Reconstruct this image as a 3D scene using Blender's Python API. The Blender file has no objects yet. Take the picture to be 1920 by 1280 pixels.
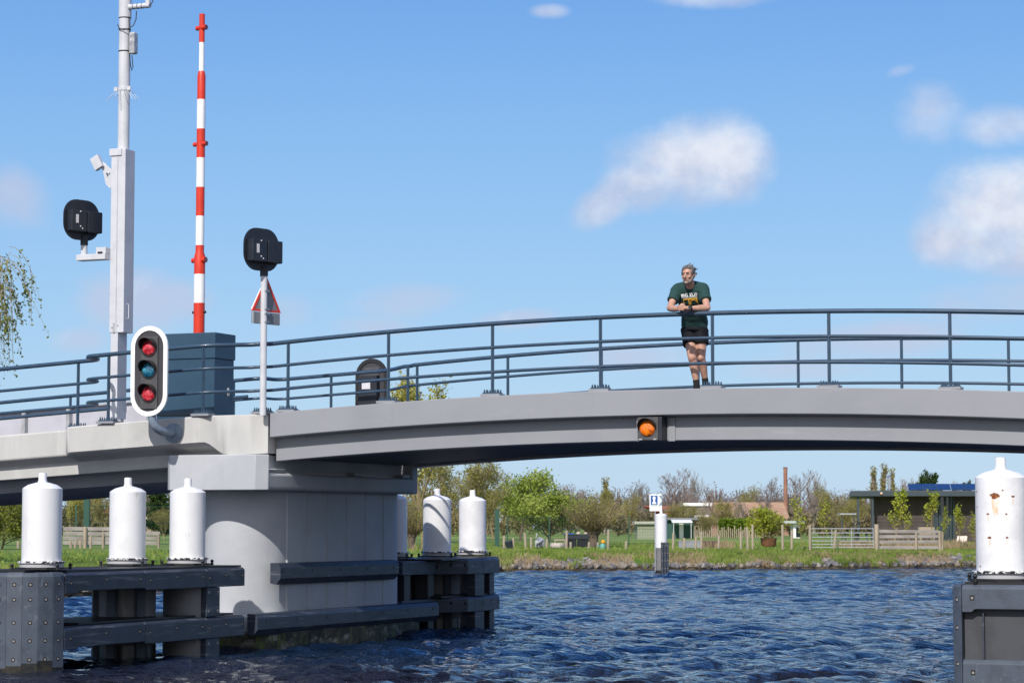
import bpy, bmesh, math, random
import numpy as np
from mathutils import Vector, Matrix, noise
R = math.radians
PI = math.pi
sc = bpy.context.scene
C = sc.collection

# ------------------------------------------------------------------ camera
FPX = 4533.0; PITCH = math.atan(348/4533.0); CAMH = 1.8
cam = bpy.data.cameras.new('camera'); camo = bpy.data.objects.new('camera', cam); C.objects.link(camo)
camo.location = (0, 0, CAMH); camo.rotation_euler = (PI/2 + PITCH, 0, 0)
cam.sensor_width = 36; cam.lens = 36*FPX/1920; cam.clip_start = .5; cam.clip_end = 9000
cam.dof.use_dof = True; cam.dof.focus_distance = 34; cam.dof.aperture_fstop = 7.1
sc.camera = camo
sc.view_settings.view_transform = 'Standard'; sc.view_settings.look = 'None'
sc.view_settings.exposure = 0.0; sc.view_settings.gamma = 1

# ------------------------------------------------------------------ bridge frame: s along the span, t away from the viewer
A = R(22.8)
U = Vector((math.cos(A), -math.sin(A), 0)); V = Vector((math.sin(A), math.cos(A), 0))
O = Vector((-3.5966, 35.6669, 0))
def W(s, t, z=0.0): return O + U*s + V*t + Vector((0, 0, z))
def ray(x, y):
    a = (x-960)/FPX; b = (640-y)/FPX
    return Vector((a, math.cos(PITCH)-b*math.sin(PITCH), math.sin(PITCH)+b*math.cos(PITCH)))
def at(x, y, Y):
    r = ray(x, y); k = Y/r.y
    return Vector((r.x*k, Y, CAMH+r.z*k))
def hit(x, y, t):
    r = ray(x, y); k = (t+O.dot(V))/r.dot(V)
    p = Vector((0, 0, CAMH))+r*k; d = p-O
    return Vector((d.dot(U), t, p.z))

# ------------------------------------------------------------------ sun and sky
SUN_EL = R(41); AZV = (-V*math.cos(R(3.5)) + U*math.sin(R(3.5))).normalized()
sd = Vector((AZV.x*math.cos(SUN_EL), AZV.y*math.cos(SUN_EL), math.sin(SUN_EL)))
sl = bpy.data.lights.new('sun', 'SUN'); sl.energy = 4.6; sl.angle = R(.5); sl.color = (1, .95, .88)
so = bpy.data.objects.new('sun', sl); C.objects.link(so)
so.rotation_euler = sd.to_track_quat('Z', 'Y').to_euler(); so.location = sd*50
world = bpy.data.worlds.new('World'); sc.world = world; world.use_nodes = True
nt = world.node_tree; nt.nodes.clear()
def wn(t, **k):
    n = nt.nodes.new(t)
    for a, b in k.items(): setattr(n, a, b)
    return n
def wl(a, b): nt.links.new(a, b)
def wm(op, a, b=None, c=None, clamp=False):
    n = wn('ShaderNodeMath', operation=op, use_clamp=clamp)
    for i, v in enumerate((a, b, c)):
        if v is None: continue
        if isinstance(v, (int, float)): n.inputs[i].default_value = v
        else: wl(v, n.inputs[i])
    return n.outputs[0]
wout = wn('ShaderNodeOutputWorld'); bg = wn('ShaderNodeBackground'); wl(bg.outputs[0], wout.inputs[0])
SKYS = .12
bg.inputs[1].default_value = SKYS
sky = wn('ShaderNodeTexSky', sky_type='NISHITA', sun_disc=False, sun_elevation=SUN_EL,
         sun_rotation=math.atan2(AZV.x, AZV.y), altitude=0, air_density=1.0, dust_density=.6, ozone_density=1.6)
tint = wn('ShaderNodeMix', data_type='RGBA', blend_type='MULTIPLY'); tint.inputs[0].default_value = 1
wl(sky.outputs[0], tint.inputs[6]); tint.inputs[7].default_value = (1.0, 1.0, 1.0, 1)
tc = wn('ShaderNodeTexCoord'); sep = wn('ShaderNodeSeparateXYZ'); wl(tc.outputs['Generated'], sep.inputs[0])
# clean spring air: the Nishita sky is cooled towards the blue it has away from the sun
ramp = wn('ShaderNodeValToRGB'); wl(sep.outputs[2], ramp.inputs[0]); cr = ramp.color_ramp
stops = [(0, (.50, .675, .89)), (.04, (.44, .66, .89)), (.10, (.32, .575, .90)), (.16, (.235, .49, .88)), (.22, (.15, .38, .83)), (.28, (.070, .26, .80)), (.36, (.035, .19, .74)), (.5, (.024, .15, .66)), (1, (.03, .12, .48))]
cr.elements[0].position = 0; cr.elements[1].position = 1
for p_, c_ in stops[1:-1]: cr.elements.new(p_)
for e_, (p_, c_) in zip(cr.elements, stops): e_.position = p_; e_.color = (c_[0], c_[1], c_[2], 1)
gain = wn('ShaderNodeMix', data_type='RGBA', blend_type='MULTIPLY'); gain.inputs[0].default_value = 1; wl(ramp.outputs[0], gain.inputs[6]); gain.inputs[7].default_value = (1/SKYS, 1/SKYS, 1/SKYS, 1)
skm = wn('ShaderNodeMix', data_type='RGBA'); 
sun_side = wn('ShaderNodeMapRange', interpolation_type='SMOOTHSTEP'); wl(sep.outputs[1], sun_side.inputs[0]); sun_side.inputs[1].default_value = .25; sun_side.inputs[2].default_value = -.55
glow = wn('ShaderNodeMix', data_type='RGBA'); wl(sun_side.outputs[0], glow.inputs[0]); wl(gain.outputs[2], glow.inputs[6]); glow.inputs[7].default_value = (.72/SKYS, .77/SKYS, .88/SKYS, 1)
skm.inputs[0].default_value = .86; wl(tint.outputs[2], skm.inputs[6]); wl(glow.outputs[2], skm.inputs[7])
yy = wm('MAXIMUM', sep.outputs[1], .02)
gx = wm('DIVIDE', sep.outputs[0], yy); gz = wm('DIVIDE', sep.outputs[2], yy)
cmb = wn('ShaderNodeCombineXYZ'); wl(gx, cmb.inputs[0]); wl(gz, cmb.inputs[1])
def wnoise(scale, detail, rough=.55, off=0):
    mp = wn('ShaderNodeMapping'); mp.inputs[1].default_value = (off, off*.7, off*.3); mp.inputs[3].default_value = (1, 1.25, 1)
    wl(cmb.outputs[0], mp.inputs[0])
    n = wn('ShaderNodeTexNoise'); n.inputs['Scale'].default_value = scale; n.inputs['Detail'].default_value = detail
    n.inputs['Roughness'].default_value = rough; wl(mp.outputs[0], n.inputs[0]); return n.outputs[0]
n1 = wnoise(14, 7, .6); n2 = wnoise(38, 6, .6, 3.3); n3 = wnoise(22, 5, .55, 7.1)
fluff = wm('ADD', wm('MULTIPLY', wm('SUBTRACT', n1, .5), 2.1), wm('MULTIPLY', wm('SUBTRACT', n2, .5), .75))
# clouds: groups of lobes, given as directions (centre and half size in the photograph's pixels)
def lobes(lst):
    out = None
    for (cx, cy, rx, ry, tilt) in lst:
        r = ray(cx, cy); ux = r.x/r.y; uz = r.z/r.y
        dx = wm('SUBTRACT', gx, ux); dz = wm('SUBTRACT', gz, uz); ct, st = math.cos(tilt), math.sin(tilt)
        ax = wm('DIVIDE', wm('ADD', wm('MULTIPLY', dx, ct), wm('MULTIPLY', dz, st)), rx/FPX)
        az = wm('DIVIDE', wm('SUBTRACT', wm('MULTIPLY', dz, ct), wm('MULTIPLY', dx, st)), ry/FPX)
        b_ = wm('SUBTRACT', 1.0, wm('ADD', wm('MULTIPLY', ax, ax), wm('MULTIPLY', az, az)))
        out = b_ if out is None else wn_smax(out, b_)
    return out
def wn_smax(a, b):
    n = wn('ShaderNodeMath', operation='SMOOTH_MAX'); wl(a, n.inputs[0]); wl(b, n.inputs[1]); n.inputs[2].default_value = .6; return n.outputs[0]
def step(v, lo, hi):
    n = wn('ShaderNodeMapRange', interpolation_type='SMOOTHSTEP'); wl(v, n.inputs[0]); n.inputs[1].default_value = lo; n.inputs[2].default_value = hi; return n.outputs[0]
def wnoise2(scale, detail, rough, ox, oz):
    mp = wn('ShaderNodeMapping'); mp.inputs[1].default_value = (ox, oz, 0); wl(cmb.outputs[0], mp.inputs[0])
    n = wn('ShaderNodeTexNoise'); n.inputs['Scale'].default_value = scale; n.inputs['Detail'].default_value = detail
    n.inputs['Roughness'].default_value = rough; wl(mp.outputs[0], n.inputs[0]); return n.outputs[0]
relief = wm('SUBTRACT', wnoise2(26, 6, .6, 1, 1), wnoise2(26, 6, .6, 1.004, .993))
big = lobes([(1285, 300, 135, 80, .12), (1365, 300, 85, 76, 0), (1205, 345, 85, 52, .3), (1140, 378, 75, 40, .5),
             (1850, 400, 135, 98, .1), (1925, 385, 105, 95, 0), (1865, 468, 120, 58, -.2), (1775, 445, 70, 55, 0), (1900, 480, 110, 50, 0)])
thin = lobes([(1745, 205, 75, 62, 0), (1880, 235, 95, 42, 0), (20, 365, 85, 60, -.4), (260, 565, 105, 58, 0), (340, 560, 60, 40, 0), (765, 565, 110, 38, .1), (1320, -4, 120, 22, 0), (545, 585, 60, 36, 0),
              (1870, 560, 130, 52, .2), (1200, 668, 120, 26, 0), (1640, 640, 190, 34, .1), (700, 612, 90, 22, 0), (1035, 22, 38, 14, 0), (1690, 132, 34, 14, .3), (150, 640, 60, 26, 0), (1500, 690, 140, 26, 0), (960, 600, 90, 18, .1)])
mb_ = step(wm('ADD', wm('MULTIPLY', big, 1.0), wm('MULTIPLY', fluff, 1.45)), -.55, 1.35)
mt_ = wm('MULTIPLY', step(wm('ADD', wm('MULTIPLY', thin, .75), wm('MULTIPLY', fluff, 1.3)), -.42, 1.15), .66)
tot = wm('MAXIMUM', wm('MULTIPLY', mb_, .97), mt_)
rA, rB = ray(1265, 312), ray(1850, 415)      # sunlit tops, greyer bases
sl_ = (rB.z/rB.y-rA.z/rA.y)/(rB.x/rB.y-rA.x/rA.y)
hgt = wm('SUBTRACT', gz, wm('MULTIPLY_ADD', gx, sl_, rA.z/rA.y-sl_*rA.x/rA.y))
shade = wm('ADD', wm('ADD', wm('MULTIPLY_ADD', mb_, .40, .25), wm('MULTIPLY', wm('MINIMUM', wm('MAXIMUM', hgt, -.022), .016), 20.0)), wm('MULTIPLY', relief, 3.0), clamp=True)
ccol = wn('ShaderNodeMix', data_type='RGBA'); wl(shade, ccol.inputs[0])
k = 1/SKYS
ccol.inputs[6].default_value = (.56*k, .60*k, .76*k, 1); ccol.inputs[7].default_value = (.82*k, .85*k, .93*k, 1)
cm = wn('ShaderNodeMix', data_type='RGBA'); wl(tot, cm.inputs[0]); wl(skm.outputs[2], cm.inputs[6]); wl(ccol.outputs[2], cm.inputs[7])
wl(cm.outputs[2], bg.inputs[0])

# ------------------------------------------------------------------ helpers
OFS = {}
def tag(o, label=None, cat=None, group=None, kind=None):
    if label: o['label'] = label
    if cat: o['category'] = cat
    if group: o['group'] = group
    if kind: o['kind'] = kind
    return o
def bthing(name, label, cat, s, t, z, group=None):
    o = bpy.data.objects.new(name, None); C.objects.link(o); o.empty_display_size = .2
    o.location = W(s, t, z); o.rotation_euler = (0, 0, -A); OFS[o.name] = Vector((s, t, z))
    return tag(o, label, cat, group)
def wthing(name, label, cat, loc, group=None, rz=0):
    o = bpy.data.objects.new(name, None); C.objects.link(o); o.empty_display_size = .2
    o.location = loc; o.rotation_euler = (0, 0, rz); OFS[o.name] = Vector(loc) if rz == 0 else Vector((0, 0, 0))
    return tag(o, label, cat, group)
class MB:
    def __init__(s): s.v = []; s.f = []; s.mi = []; s.m = 0
    def add(s, vs, fs):
        b = len(s.v); s.v += [Vector(v) for v in vs]; s.f += [tuple(i+b for i in f) for f in fs]; s.mi += [s.m]*len(fs); return s
    def box(s, x0, x1, y0, y1, z0, z1):
        vs = [(x, y, z) for z in (z0, z1) for y in (y0, y1) for x in (x0, x1)]
        return s.add(vs, [(0,2,3,1),(4,5,7,6),(0,1,5,4),(1,3,7,5),(3,2,6,7),(2,0,4,6)])
    def prism(s, poly, z0, z1):      # poly counter-clockwise in xy
        n = len(poly)
        return s.add([(p[0], p[1], z0) for p in poly]+[(p[0], p[1], z1) for p in poly],
                     [tuple(reversed(range(n))), tuple(range(n, 2*n))]+[(i, (i+1) % n, n+(i+1) % n, n+i) for i in range(n)])
    def loft(s, rings, closed=True, caps=True):
        n = len(rings[0]); vs = [p for r in rings for p in r]; fs = []
        for j in range(len(rings)-1):
            for i in range(n if closed else n-1):
                a = j*n+i; b = j*n+(i+1) % n; fs.append((a, b, b+n, a+n))
        if caps and closed: fs += [tuple(reversed(range(n))), tuple(range((len(rings)-1)*n, len(rings)*n))]
        return s.add(vs, fs)
    def tube(s, path, r, n=8, caps=True, sx=1.0):
        path = [Vector(p) for p in path]; rr = r if isinstance(r, (list, tuple)) else [r]*len(path)
        d0 = (path[1]-path[0]).normalized(); up = Vector((0, 0, 1)) if abs(d0.z) < .9 else Vector((0, 1, 0))
        a = d0.cross(up).normalized(); rings = []
        for i, p in enumerate(path):
            d = (path[min(i+1, len(path)-1)]-path[max(i-1, 0)]).normalized()
            a = (a-d*a.dot(d)).normalized(); b = d.cross(a)
            rings.append([p+(a*math.cos(2*PI*k/n)*sx+b*math.sin(2*PI*k/n))*rr[i] for k in range(n)])
        return s.loft(rings, True, caps)
    def cyl(s, c, r, z0, z1, n=24, r2=None):
        r2 = r if r2 is None else r2
        return s.lathe([(r, z0), (r2, z1)], c, n)
    def lathe(s, prof, c, n=24, caps=True):
        return s.loft([[(c[0]+r*math.cos(2*PI*k/n), c[1]+r*math.sin(2*PI*k/n), z) for k in range(n)] for r, z in prof], True, caps)
    def ball(s, c, r, n=10, sz=1.0):
        pr = [(max(r*math.sin(PI*i/n), 1e-4), c[2]-r*sz*math.cos(PI*i/n)) for i in range(n+1)]
        return s.lathe(pr, c, n*2)
    def sweep(s, poly, ss, zf, tf=None, caps=True):   # poly of (t, dz) swept along s
        return s.loft([[(x, (tf(x) if tf else 0)+p[0], zf(x)+p[1]) for p in poly] for x in ss], True, caps)
    def build(s, name, mats, parent=None, smooth=35, bevel=0, bseg=2, frame='b', mod=None):
        off = Vector((0, 0, 0)); root = parent
        while root is not None and root.parent is not None: root = root.parent
        if root is not None: off = OFS.get(root.name, off)
        me = bpy.data.meshes.new(name)
        me.from_pydata([tuple(v-off) for v in s.v], [], s.f)
        for m in (mats if isinstance(mats, (list, tuple)) else [mats]): me.materials.append(m)
        if any(s.mi): me.polygons.foreach_set('material_index', s.mi)
        bm = bmesh.new(); bm.from_mesh(me); bmesh.ops.recalc_face_normals(bm, faces=bm.faces); bm.to_mesh(me); bm.free()
        if smooth: me.shade_smooth(); me.set_sharp_from_angle(angle=R(smooth))
        o = bpy.data.objects.new(name, me); C.objects.link(o)
        if parent is not None: o.parent = parent
        elif frame == 'b': o.location = (O.x, O.y, 0); o.rotation_euler = (0, 0, -A)
        if bevel:
            b = o.modifiers.new('bevel', 'BEVEL'); b.width = bevel; b.segments = bseg; b.limit_method = 'ANGLE'; b.angle_limit = R(40)
            b.harden_normals = False
        return o
def grid(name, vs, nx, ny, mat, kind, smooth=True):
    me = bpy.data.meshes.new(name)
    i = np.arange(nx-1)[None, :]+np.arange(ny-1)[:, None]*nx
    f = np.stack([i, i+1, i+1+nx, i+nx], -1).reshape(-1, 4)
    me.vertices.add(nx*ny); me.vertices.foreach_set('co', np.asarray(vs, dtype=np.float32).ravel())
    me.loops.add(f.size); me.loops.foreach_set('vertex_index', f.ravel().astype(np.int32))
    me.polygons.add(len(f)); me.polygons.foreach_set('loop_start', np.arange(0, f.size, 4, dtype=np.int32))
    me.update(calc_edges=True); me.validate()
    if smooth: me.shade_smooth()
    me.materials.append(mat)
    o = bpy.data.objects.new(name, me); C.objects.link(o)
    if kind: o['kind'] = kind
    return o

# ------------------------------------------------------------------ materials
def mat(name, col, rough=.6, metal=0, col2=None, nscale=3, ndetail=6, nlo=.4, nhi=.65, bump=0, bscale=30, coord='Object', spec=.5,
        stretch=None, layers=(), coat=0, emit=None, trans=0):
    m = bpy.data.materials.new(name); m.use_nodes = True; t = m.node_tree; b = t.nodes['Principled BSDF']
    b.inputs['Roughness'].default_value = rough; b.inputs['Metallic'].default_value = metal
    b.inputs['Specular IOR Level'].default_value = spec; b.inputs['Coat Weight'].default_value = coat
    if trans: b.inputs['Subsurface Weight'].default_value = trans; b.inputs['Subsurface Radius'].default_value = (.02, .008, .005)
    tcn = t.nodes.new('ShaderNodeTexCoord'); src = tcn.outputs[coord]
    def nz(scale, det, st=None):
        s_ = src
        if st:
            mp = t.nodes.new('ShaderNodeMapping'); mp.inputs[3].default_value = st; t.links.new(src, mp.inputs[0]); s_ = mp.outputs[0]
        n = t.nodes.new('ShaderNodeTexNoise'); n.inputs['Scale'].default_value = scale; n.inputs['Detail'].default_value = det
        n.inputs['Roughness'].default_value = .6; t.links.new(s_, n.inputs[0]); return n.outputs[0]
    def ramp(f, lo, hi):
        r_ = t.nodes.new('ShaderNodeMapRange'); r_.interpolation_type = 'SMOOTHSTEP'
        r_.inputs[1].default_value = lo; r_.inputs[2].default_value = hi; t.links.new(f, r_.inputs[0]); return r_.outputs[0]
    def mix(f, a, c):
        x = t.nodes.new('ShaderNodeMix'); x.data_type = 'RGBA'; t.links.new(f, x.inputs[0])
        for sock, val in ((x.inputs[6], a), (x.inputs[7], c)):
            if isinstance(val, tuple): sock.default_value = (*val, 1)
            else: t.links.new(val, sock)
        return x.outputs[2]
    cur = tuple(col)
    if col2 is not None: cur = mix(ramp(nz(nscale, ndetail, stretch), nlo, nhi), cur, tuple(col2))
    for L in layers:     # (colour, scale, lo, hi, stretch)
        cur = mix(ramp(nz(L[1], 8, L[4] if len(L) > 4 else None), L[2], L[3]), cur, tuple(L[0]))
    if isinstance(cur, tuple): b.inputs['Base Color'].default_value = (*cur, 1)
    else: t.links.new(cur, b.inputs['Base Color'])
    if bump:
        bn = t.nodes.new('ShaderNodeBump'); bn.inputs['Strength'].default_value = min(1, bump); bn.inputs['Distance'].default_value = .01
        t.links.new(nz(bscale, 6), bn.inputs['Height']); t.links.new(bn.outputs[0], b.inputs['Normal'])
    if emit: b.inputs['Emission Color'].default_value = (*emit[0], 1); b.inputs['Emission Strength'].default_value = emit[1]
    return m
M = {}
M['parapet'] = mat('parapet_concrete', (.46, .455, .445), .85, col2=(.395, .39, .38), nscale=1.6, nlo=.45, nhi=.8, bump=.35, bscale=60,
                   layers=[((.52, .515, .505), 5, .5, .8, (1, 1, .12)), ((.45, .43, .38), 4, .62, .85, (3, 3, .25)), ((.16, .15, .12), 45, .70, .74)])
M['mossy'] = mat('mossy_concrete_rim', (.22, .19, .09), .95, col2=(.09, .08, .04), nscale=9, bump=.6, bscale=50)
M['cap'] = mat('painted_concrete', (.44, .455, .485), .6, col2=(.385, .40, .43), nscale=1.2, bump=.22, bscale=40,
               layers=[((.34, .345, .36), 6, .6, .85, (1, 1, .15)), ((.20, .19, .17), 60, .74, .77)])
M['steel'] = mat('grey_bridge_steel', (.27, .278, .305), .45, col2=(.24, .248, .275), nscale=.9, nlo=.35, nhi=.75, bump=.05, bscale=3,
                 layers=[((.30, .308, .335), 2.2, .55, .8, (.6, 1, 2.5)), ((.215, .215, .22), 5, .62, .85, (2.5, 1, .2)), ((.16, .15, .13), 40, .74, .77)])
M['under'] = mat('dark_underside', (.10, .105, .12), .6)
M['rail'] = mat('slate_blue_rail_paint', (.026, .056, .098), .36, col2=(.034, .067, .113), nscale=8, coat=.15, bump=.05)
M['cab'] = mat('slate_blue_cabinet_paint', (.022, .062, .108), .42, col2=(.018, .054, .096), nscale=2)
M['white'] = mat('white_pile_paint', (.70, .705, .725), .45, col2=(.63, .635, .65), nscale=2.2, nlo=.5, nhi=.75, bump=.12, bscale=25,
                 layers=[((.60, .59, .57), 7, .58, .8, (1, 1, .15)), ((.46, .45, .42), 11, .62, .8, (1, 1, .3)), ((.28, .12, .05), 22, .735, .76)])
M['rustwhite'] = mat('rust_spotted_white_paint', (.78, .78, .80), .5, col2=(.68, .68, .70), nscale=2.5, bump=.25, bscale=25,
                     layers=[((.62, .55, .45), 9, .62, .75, (1, 1, .15)), ((.25, .09, .03), 16, .725, .745)])
M['chip'] = mat('chipped_black_white_rim', (.02, .02, .022), .6, col2=(.78, .78, .78), nscale=26, ndetail=5, nlo=.5, nhi=.53)
M['galv'] = mat('galvanised_grey', (.42, .43, .45), .45, metal=.2, col2=(.33, .34, .36), nscale=8)
M['ring'] = mat('grey_pile_ring', (.40, .40, .42), .4)
M['black'] = mat('black_plate', (.012, .012, .014), .5)
M['plastic'] = mat('weathered_dark_recycled_plastic', (.062, .078, .108), .6, col2=(.045, .058, .082), nscale=4, nlo=.4, nhi=.65, bump=.5, bscale=90,
                   layers=[((.10, .12, .15), 14, .58, .7, (1, 1, .5)), ((.30, .31, .33), 10, .735, .77, (.6, .6, 2))])
M['beamp'] = mat('scuffed_dark_plastic_beam', (.031, .041, .064), .5, col2=(.022, .029, .045), nscale=3, nlo=.4, nhi=.65, bump=.3, bscale=50,
                 layers=[((.12, .135, .16), 3.2, .55, .70, (.35, .35, 7)), ((.30, .31, .33), 5, .69, .74, (.3, .3, 9))])
M['wet'] = mat('wet_dark_waterline', (.014, .016, .018), .25, col2=(.04, .035, .025), nscale=12)
M['hole'] = mat('bolt_hole_black', (.006, .006, .007), .7)
M['bolt'] = mat('pale_bolt_head', (.26, .24, .23), .5)
M['pile'] = mat('grey_concrete_pile', (.17, .17, .175), .7, col2=(.12, .12, .125), nscale=2, bump=.2,
                layers=[((.22, .22, .21), 4, .6, .7, (1, 1, .3))])
M['moss'] = mat('algae_covered_concrete', (.055, .055, .038), .75, col2=(.016, .016, .010), nscale=3, nlo=.35, nhi=.6, bump=.8, bscale=22,
                layers=[((.20, .20, .17), 4, .50, .66, (.8, .8, 1.6)), ((.07, .10, .02), 6, .52, .64, (1.5, 1.5, .6))])
M['mastw'] = mat('white_mast_paint', (.56, .57, .61), .4, col2=(.50, .51, .55), nscale=3, bump=.04)
M['red'] = mat('red_barrier_paint', (.62, .035, .012), .4, col2=(.55, .03, .012), nscale=6)
M['bw'] = mat('white_barrier_paint', (.82, .82, .84), .4, col2=(.76, .76, .78), nscale=6)
M['blackp'] = mat('matt_black_signal_paint', (.011, .014, .022), .5, col2=(.016, .02, .03), nscale=5)
M['charc'] = mat('charcoal_signal_board', (.040, .040, .048), .55)
M['greybox'] = mat('dark_grey_lamp_housing', (.060, .057, .062), .5, col2=(.075, .074, .078), nscale=7)
M['sticker'] = mat('pale_sticker', (.65, .64, .66), .6, col2=(.5, .49, .52), nscale=40)
M['signw'] = mat('white_sign_rim', (.86, .86, .86), .35)
M['lensr'] = mat('red_glass_lens', (.36, .003, .014), .12, col2=(.85, .09, .11), nscale=14, ndetail=3, nlo=.42, nhi=.66, coat=1)
M['lensg'] = mat('teal_glass_lens', (.003, .07, .15), .12, col2=(.05, .34, .45), nscale=14, ndetail=3, nlo=.42, nhi=.66, coat=1)
M['lensa'] = mat('amber_glass_lens', (.85, .17, .004), .15, col2=(.95, .36, .02), nscale=12, ndetail=5, nlo=.45, nhi=.7, coat=1,
                 layers=[((.22, .02, .004), 6, .56, .64)])
M['bluegrey'] = mat('blue_grey_pipe', (.20, .255, .32), .4, col2=(.17, .21, .27), nscale=8)
M['alu'] = mat('sign_back_grey', (.17, .185, .205), .5)
M['wirek'] = mat('black_cable', (.012, .012, .014), .5)
M['slab'] = mat('deck_asphalt', (.10, .10, .10), .9)
# ------------------------------------------------------------------ water
def water():
    rng = np.random.default_rng(5)
    Y = [-60, -30, -10, 0, 6, 10, 13]; y = 14.5
    while y < 128: Y.append(y); y += max(.055, y*.0042)
    Y += [130, 150, 200, 400]
    Y = np.array(Y); 
    nc = 460; c = np.linspace(-1, 1, nc); ext = np.array([1.3, 2, 4, 9, 25])
    c = np.concatenate([-ext[::-1], c, ext]); nx = len(c)
    half = .27*np.clip(Y, 6, 130)+3
    X = c[None, :]*half[:, None]; YY = np.repeat(Y[:, None], nx, 1); Z = np.zeros_like(X)
    dY = np.gradient(Y)[:, None]; dX = (2*half/nc)[:, None]
    for i in range(110):
        lam = .18*(2.2/.18)**(rng.random()**1.1); k = 2*PI/lam
        th = R(-62)+rng.normal(0, .55)          # wind across the view, slightly towards us
        kx, ky = k*math.cos(th), k*math.sin(th)
        amp = .0072*lam**.84*(.6+.8*rng.random())
        if lam > 2.2: amp *= .8
        fade = np.clip((lam/np.maximum(dY*abs(math.sin(th))+.0, dX*abs(math.cos(th)))-2.6)/2.5, 0, 1)
        p = kx*X+ky*YY+rng.random()*6.28+.6*np.sin(.35*X+.21*YY+i)
        s_ = np.sin(p); Z += amp*fade*(s_-.28*np.cos(2*p))
    edge = np.clip((np.abs(c)[None, :] < 1.01), 0, 1)
    Z *= edge*(.55+.45*np.clip((YY-23)/14, 0, 1))
    # patchy gusts
    Z *= .8+.35*np.sin(.13*X+.4)*np.sin(.09*YY+.05*X)
    return grid('water', np.stack([X, YY, Z], -1).reshape(-1, 3), nx, len(Y), M['water'], 'structure')
def water_mat():
    m = bpy.data.materials.new('river_water'); m.use_nodes = True; t = m.node_tree; b = t.nodes['Principled BSDF']
    b.inputs['Base Color'].default_value = (.010, .0085, .0065, 1); b.inputs['Roughness'].default_value = .03; b.inputs['IOR'].default_value = 1.33
    tcn = t.nodes.new('ShaderNodeTexCoord')
    def nz(scale, det, st):
        mp = t.nodes.new('ShaderNodeMapping'); mp.inputs[2].default_value = (0, 0, R(20)); mp.inputs[3].default_value = st; t.links.new(tcn.outputs['Object'], mp.inputs[0])
        n = t.nodes.new('ShaderNodeTexNoise'); n.inputs['Scale'].default_value = scale; n.inputs['Detail'].default_value = det
        t.links.new(mp.outputs[0], n.inputs[0]); return n.outputs[0]
    b1 = t.nodes.new('ShaderNodeBump'); b1.inputs['Strength'].default_value = 1; b1.inputs['Distance'].default_value = .28; t.links.new(nz(2.6, 4, (1, 1.5, 1)), b1.inputs['Height'])
    b2 = t.nodes.new('ShaderNodeBump'); b2.inputs['Strength'].default_value = 1; b2.inputs['Distance'].default_value = .06; t.links.new(nz(11, 4, (1, 1.4, 1)), b2.inputs['Height'])
    sp = t.nodes.new('ShaderNodeSeparateXYZ'); t.links.new(tcn.outputs['Object'], sp.inputs[0])       # silty brown up close; farther out, blue sky reflection put into the base colour
    mr = t.nodes.new('ShaderNodeMapRange'); mr.inputs[1].default_value = 25; mr.inputs[2].default_value = 34; t.links.new(sp.outputs[1], mr.inputs[0])
    mx = t.nodes.new('ShaderNodeMix'); mx.data_type = 'RGBA'; t.links.new(mr.outputs[0], mx.inputs[0]); mx.inputs[6].default_value = (.014, .0085, .004, 1); mx.inputs[7].default_value = (.003, .012, .036, 1)
    t.links.new(mx.outputs[2], b.inputs['Base Color'])
    t.links.new(b1.outputs[0], b2.inputs['Normal']); t.links.new(b2.outputs[0], b.inputs['Normal'])
    return m
M['water'] = water_mat(); water()

# ------------------------------------------------------------------ ground
BX = [-3000, -60, -30, -20, -11.2, -3.6, -.44, 5.8, 21, 60, 3000]
BY = [-60, 5, 38, 50, 62, 88, 99, 102.5, 109, 116, 160]
def bank(x): return float(np.interp(x, BX, BY))
DD = [-6, -1.2, -.05, .0, .25, 1.2, 3.0, 4.5, 8, 14, 30, 60, 150, 5000]
DZ = [-1.5, -.7, -.2, .04, .16, .26, .46, .60, .72, .80, .95, 1.0, 1.02, 1.05]
def gz_(x, y):
    d = y-bank(x)
    w_ = noise.noise(Vector((x*.35, y*.35, 0)))*.07*min(1, max(0, d)/2) if d < 60 else 0
    return float(np.interp(d, DD, DZ))+w_
def ground_mat():
    m = bpy.data.materials.new('bank_and_meadow'); m.use_nodes = True; t = m.node_tree; b = t.nodes['Principled BSDF']
    b.inputs['Roughness'].default_value = .95; b.inputs['Specular IOR Level'].default_value = .1
    tcn = t.nodes.new('ShaderNodeTexCoord'); sp = t.nodes.new('ShaderNodeSeparateXYZ'); t.links.new(tcn.outputs['Object'], sp.inputs[0])
    def nz(scale, det=6):
        n = t.nodes.new('ShaderNodeTexNoise'); n.inputs['Scale'].default_value = scale; n.inputs['Detail'].default_value = det; t.links.new(tcn.outputs['Object'], n.inputs[0]); return n.outputs[0]
    def mr(f, lo, hi):
        r_ = t.nodes.new('ShaderNodeMapRange'); r_.interpolation_type = 'SMOOTHSTEP'; r_.inputs[1].default_value = lo; r_.inputs[2].default_value = hi; t.links.new(f, r_.inputs[0]); return r_.outputs[0]
    def mix(f, a, c):
        x = t.nodes.new('ShaderNodeMix'); x.data_type = 'RGBA'; t.links.new(f, x.inputs[0])
        for sock, val in ((x.inputs[6], a), (x.inputs[7], c)):
            if isinstance(val, tuple): sock.default_value = (*val, 1)
            else: t.links.new(val, sock)
        return x.outputs[2]
    g = mix(mr(nz(.6), .4, .62), (.085, .155, .022), (.13, .19, .035))
    g = mix(mr(nz(2.5), .5, .7), g, (.055, .11, .02))
    dry = mix(mr(nz(.35, 4), .55, .68), g, (.23, .17, .10))
    soil = mix(mr(nz(5), .4, .6), (.035, .026, .016), (.09, .075, .05))
    c_ = mix(mr(sp.outputs[2], .12, .34), soil, dry)
    far = mix(mr(sp.outputs[2], .90, .97), c_, mix(mr(nz(.02, 3), .45, .6), (.13, .19, .045), (.19, .25, .07)))
    t.links.new(far, b.inputs['Base Color']); return m
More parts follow.
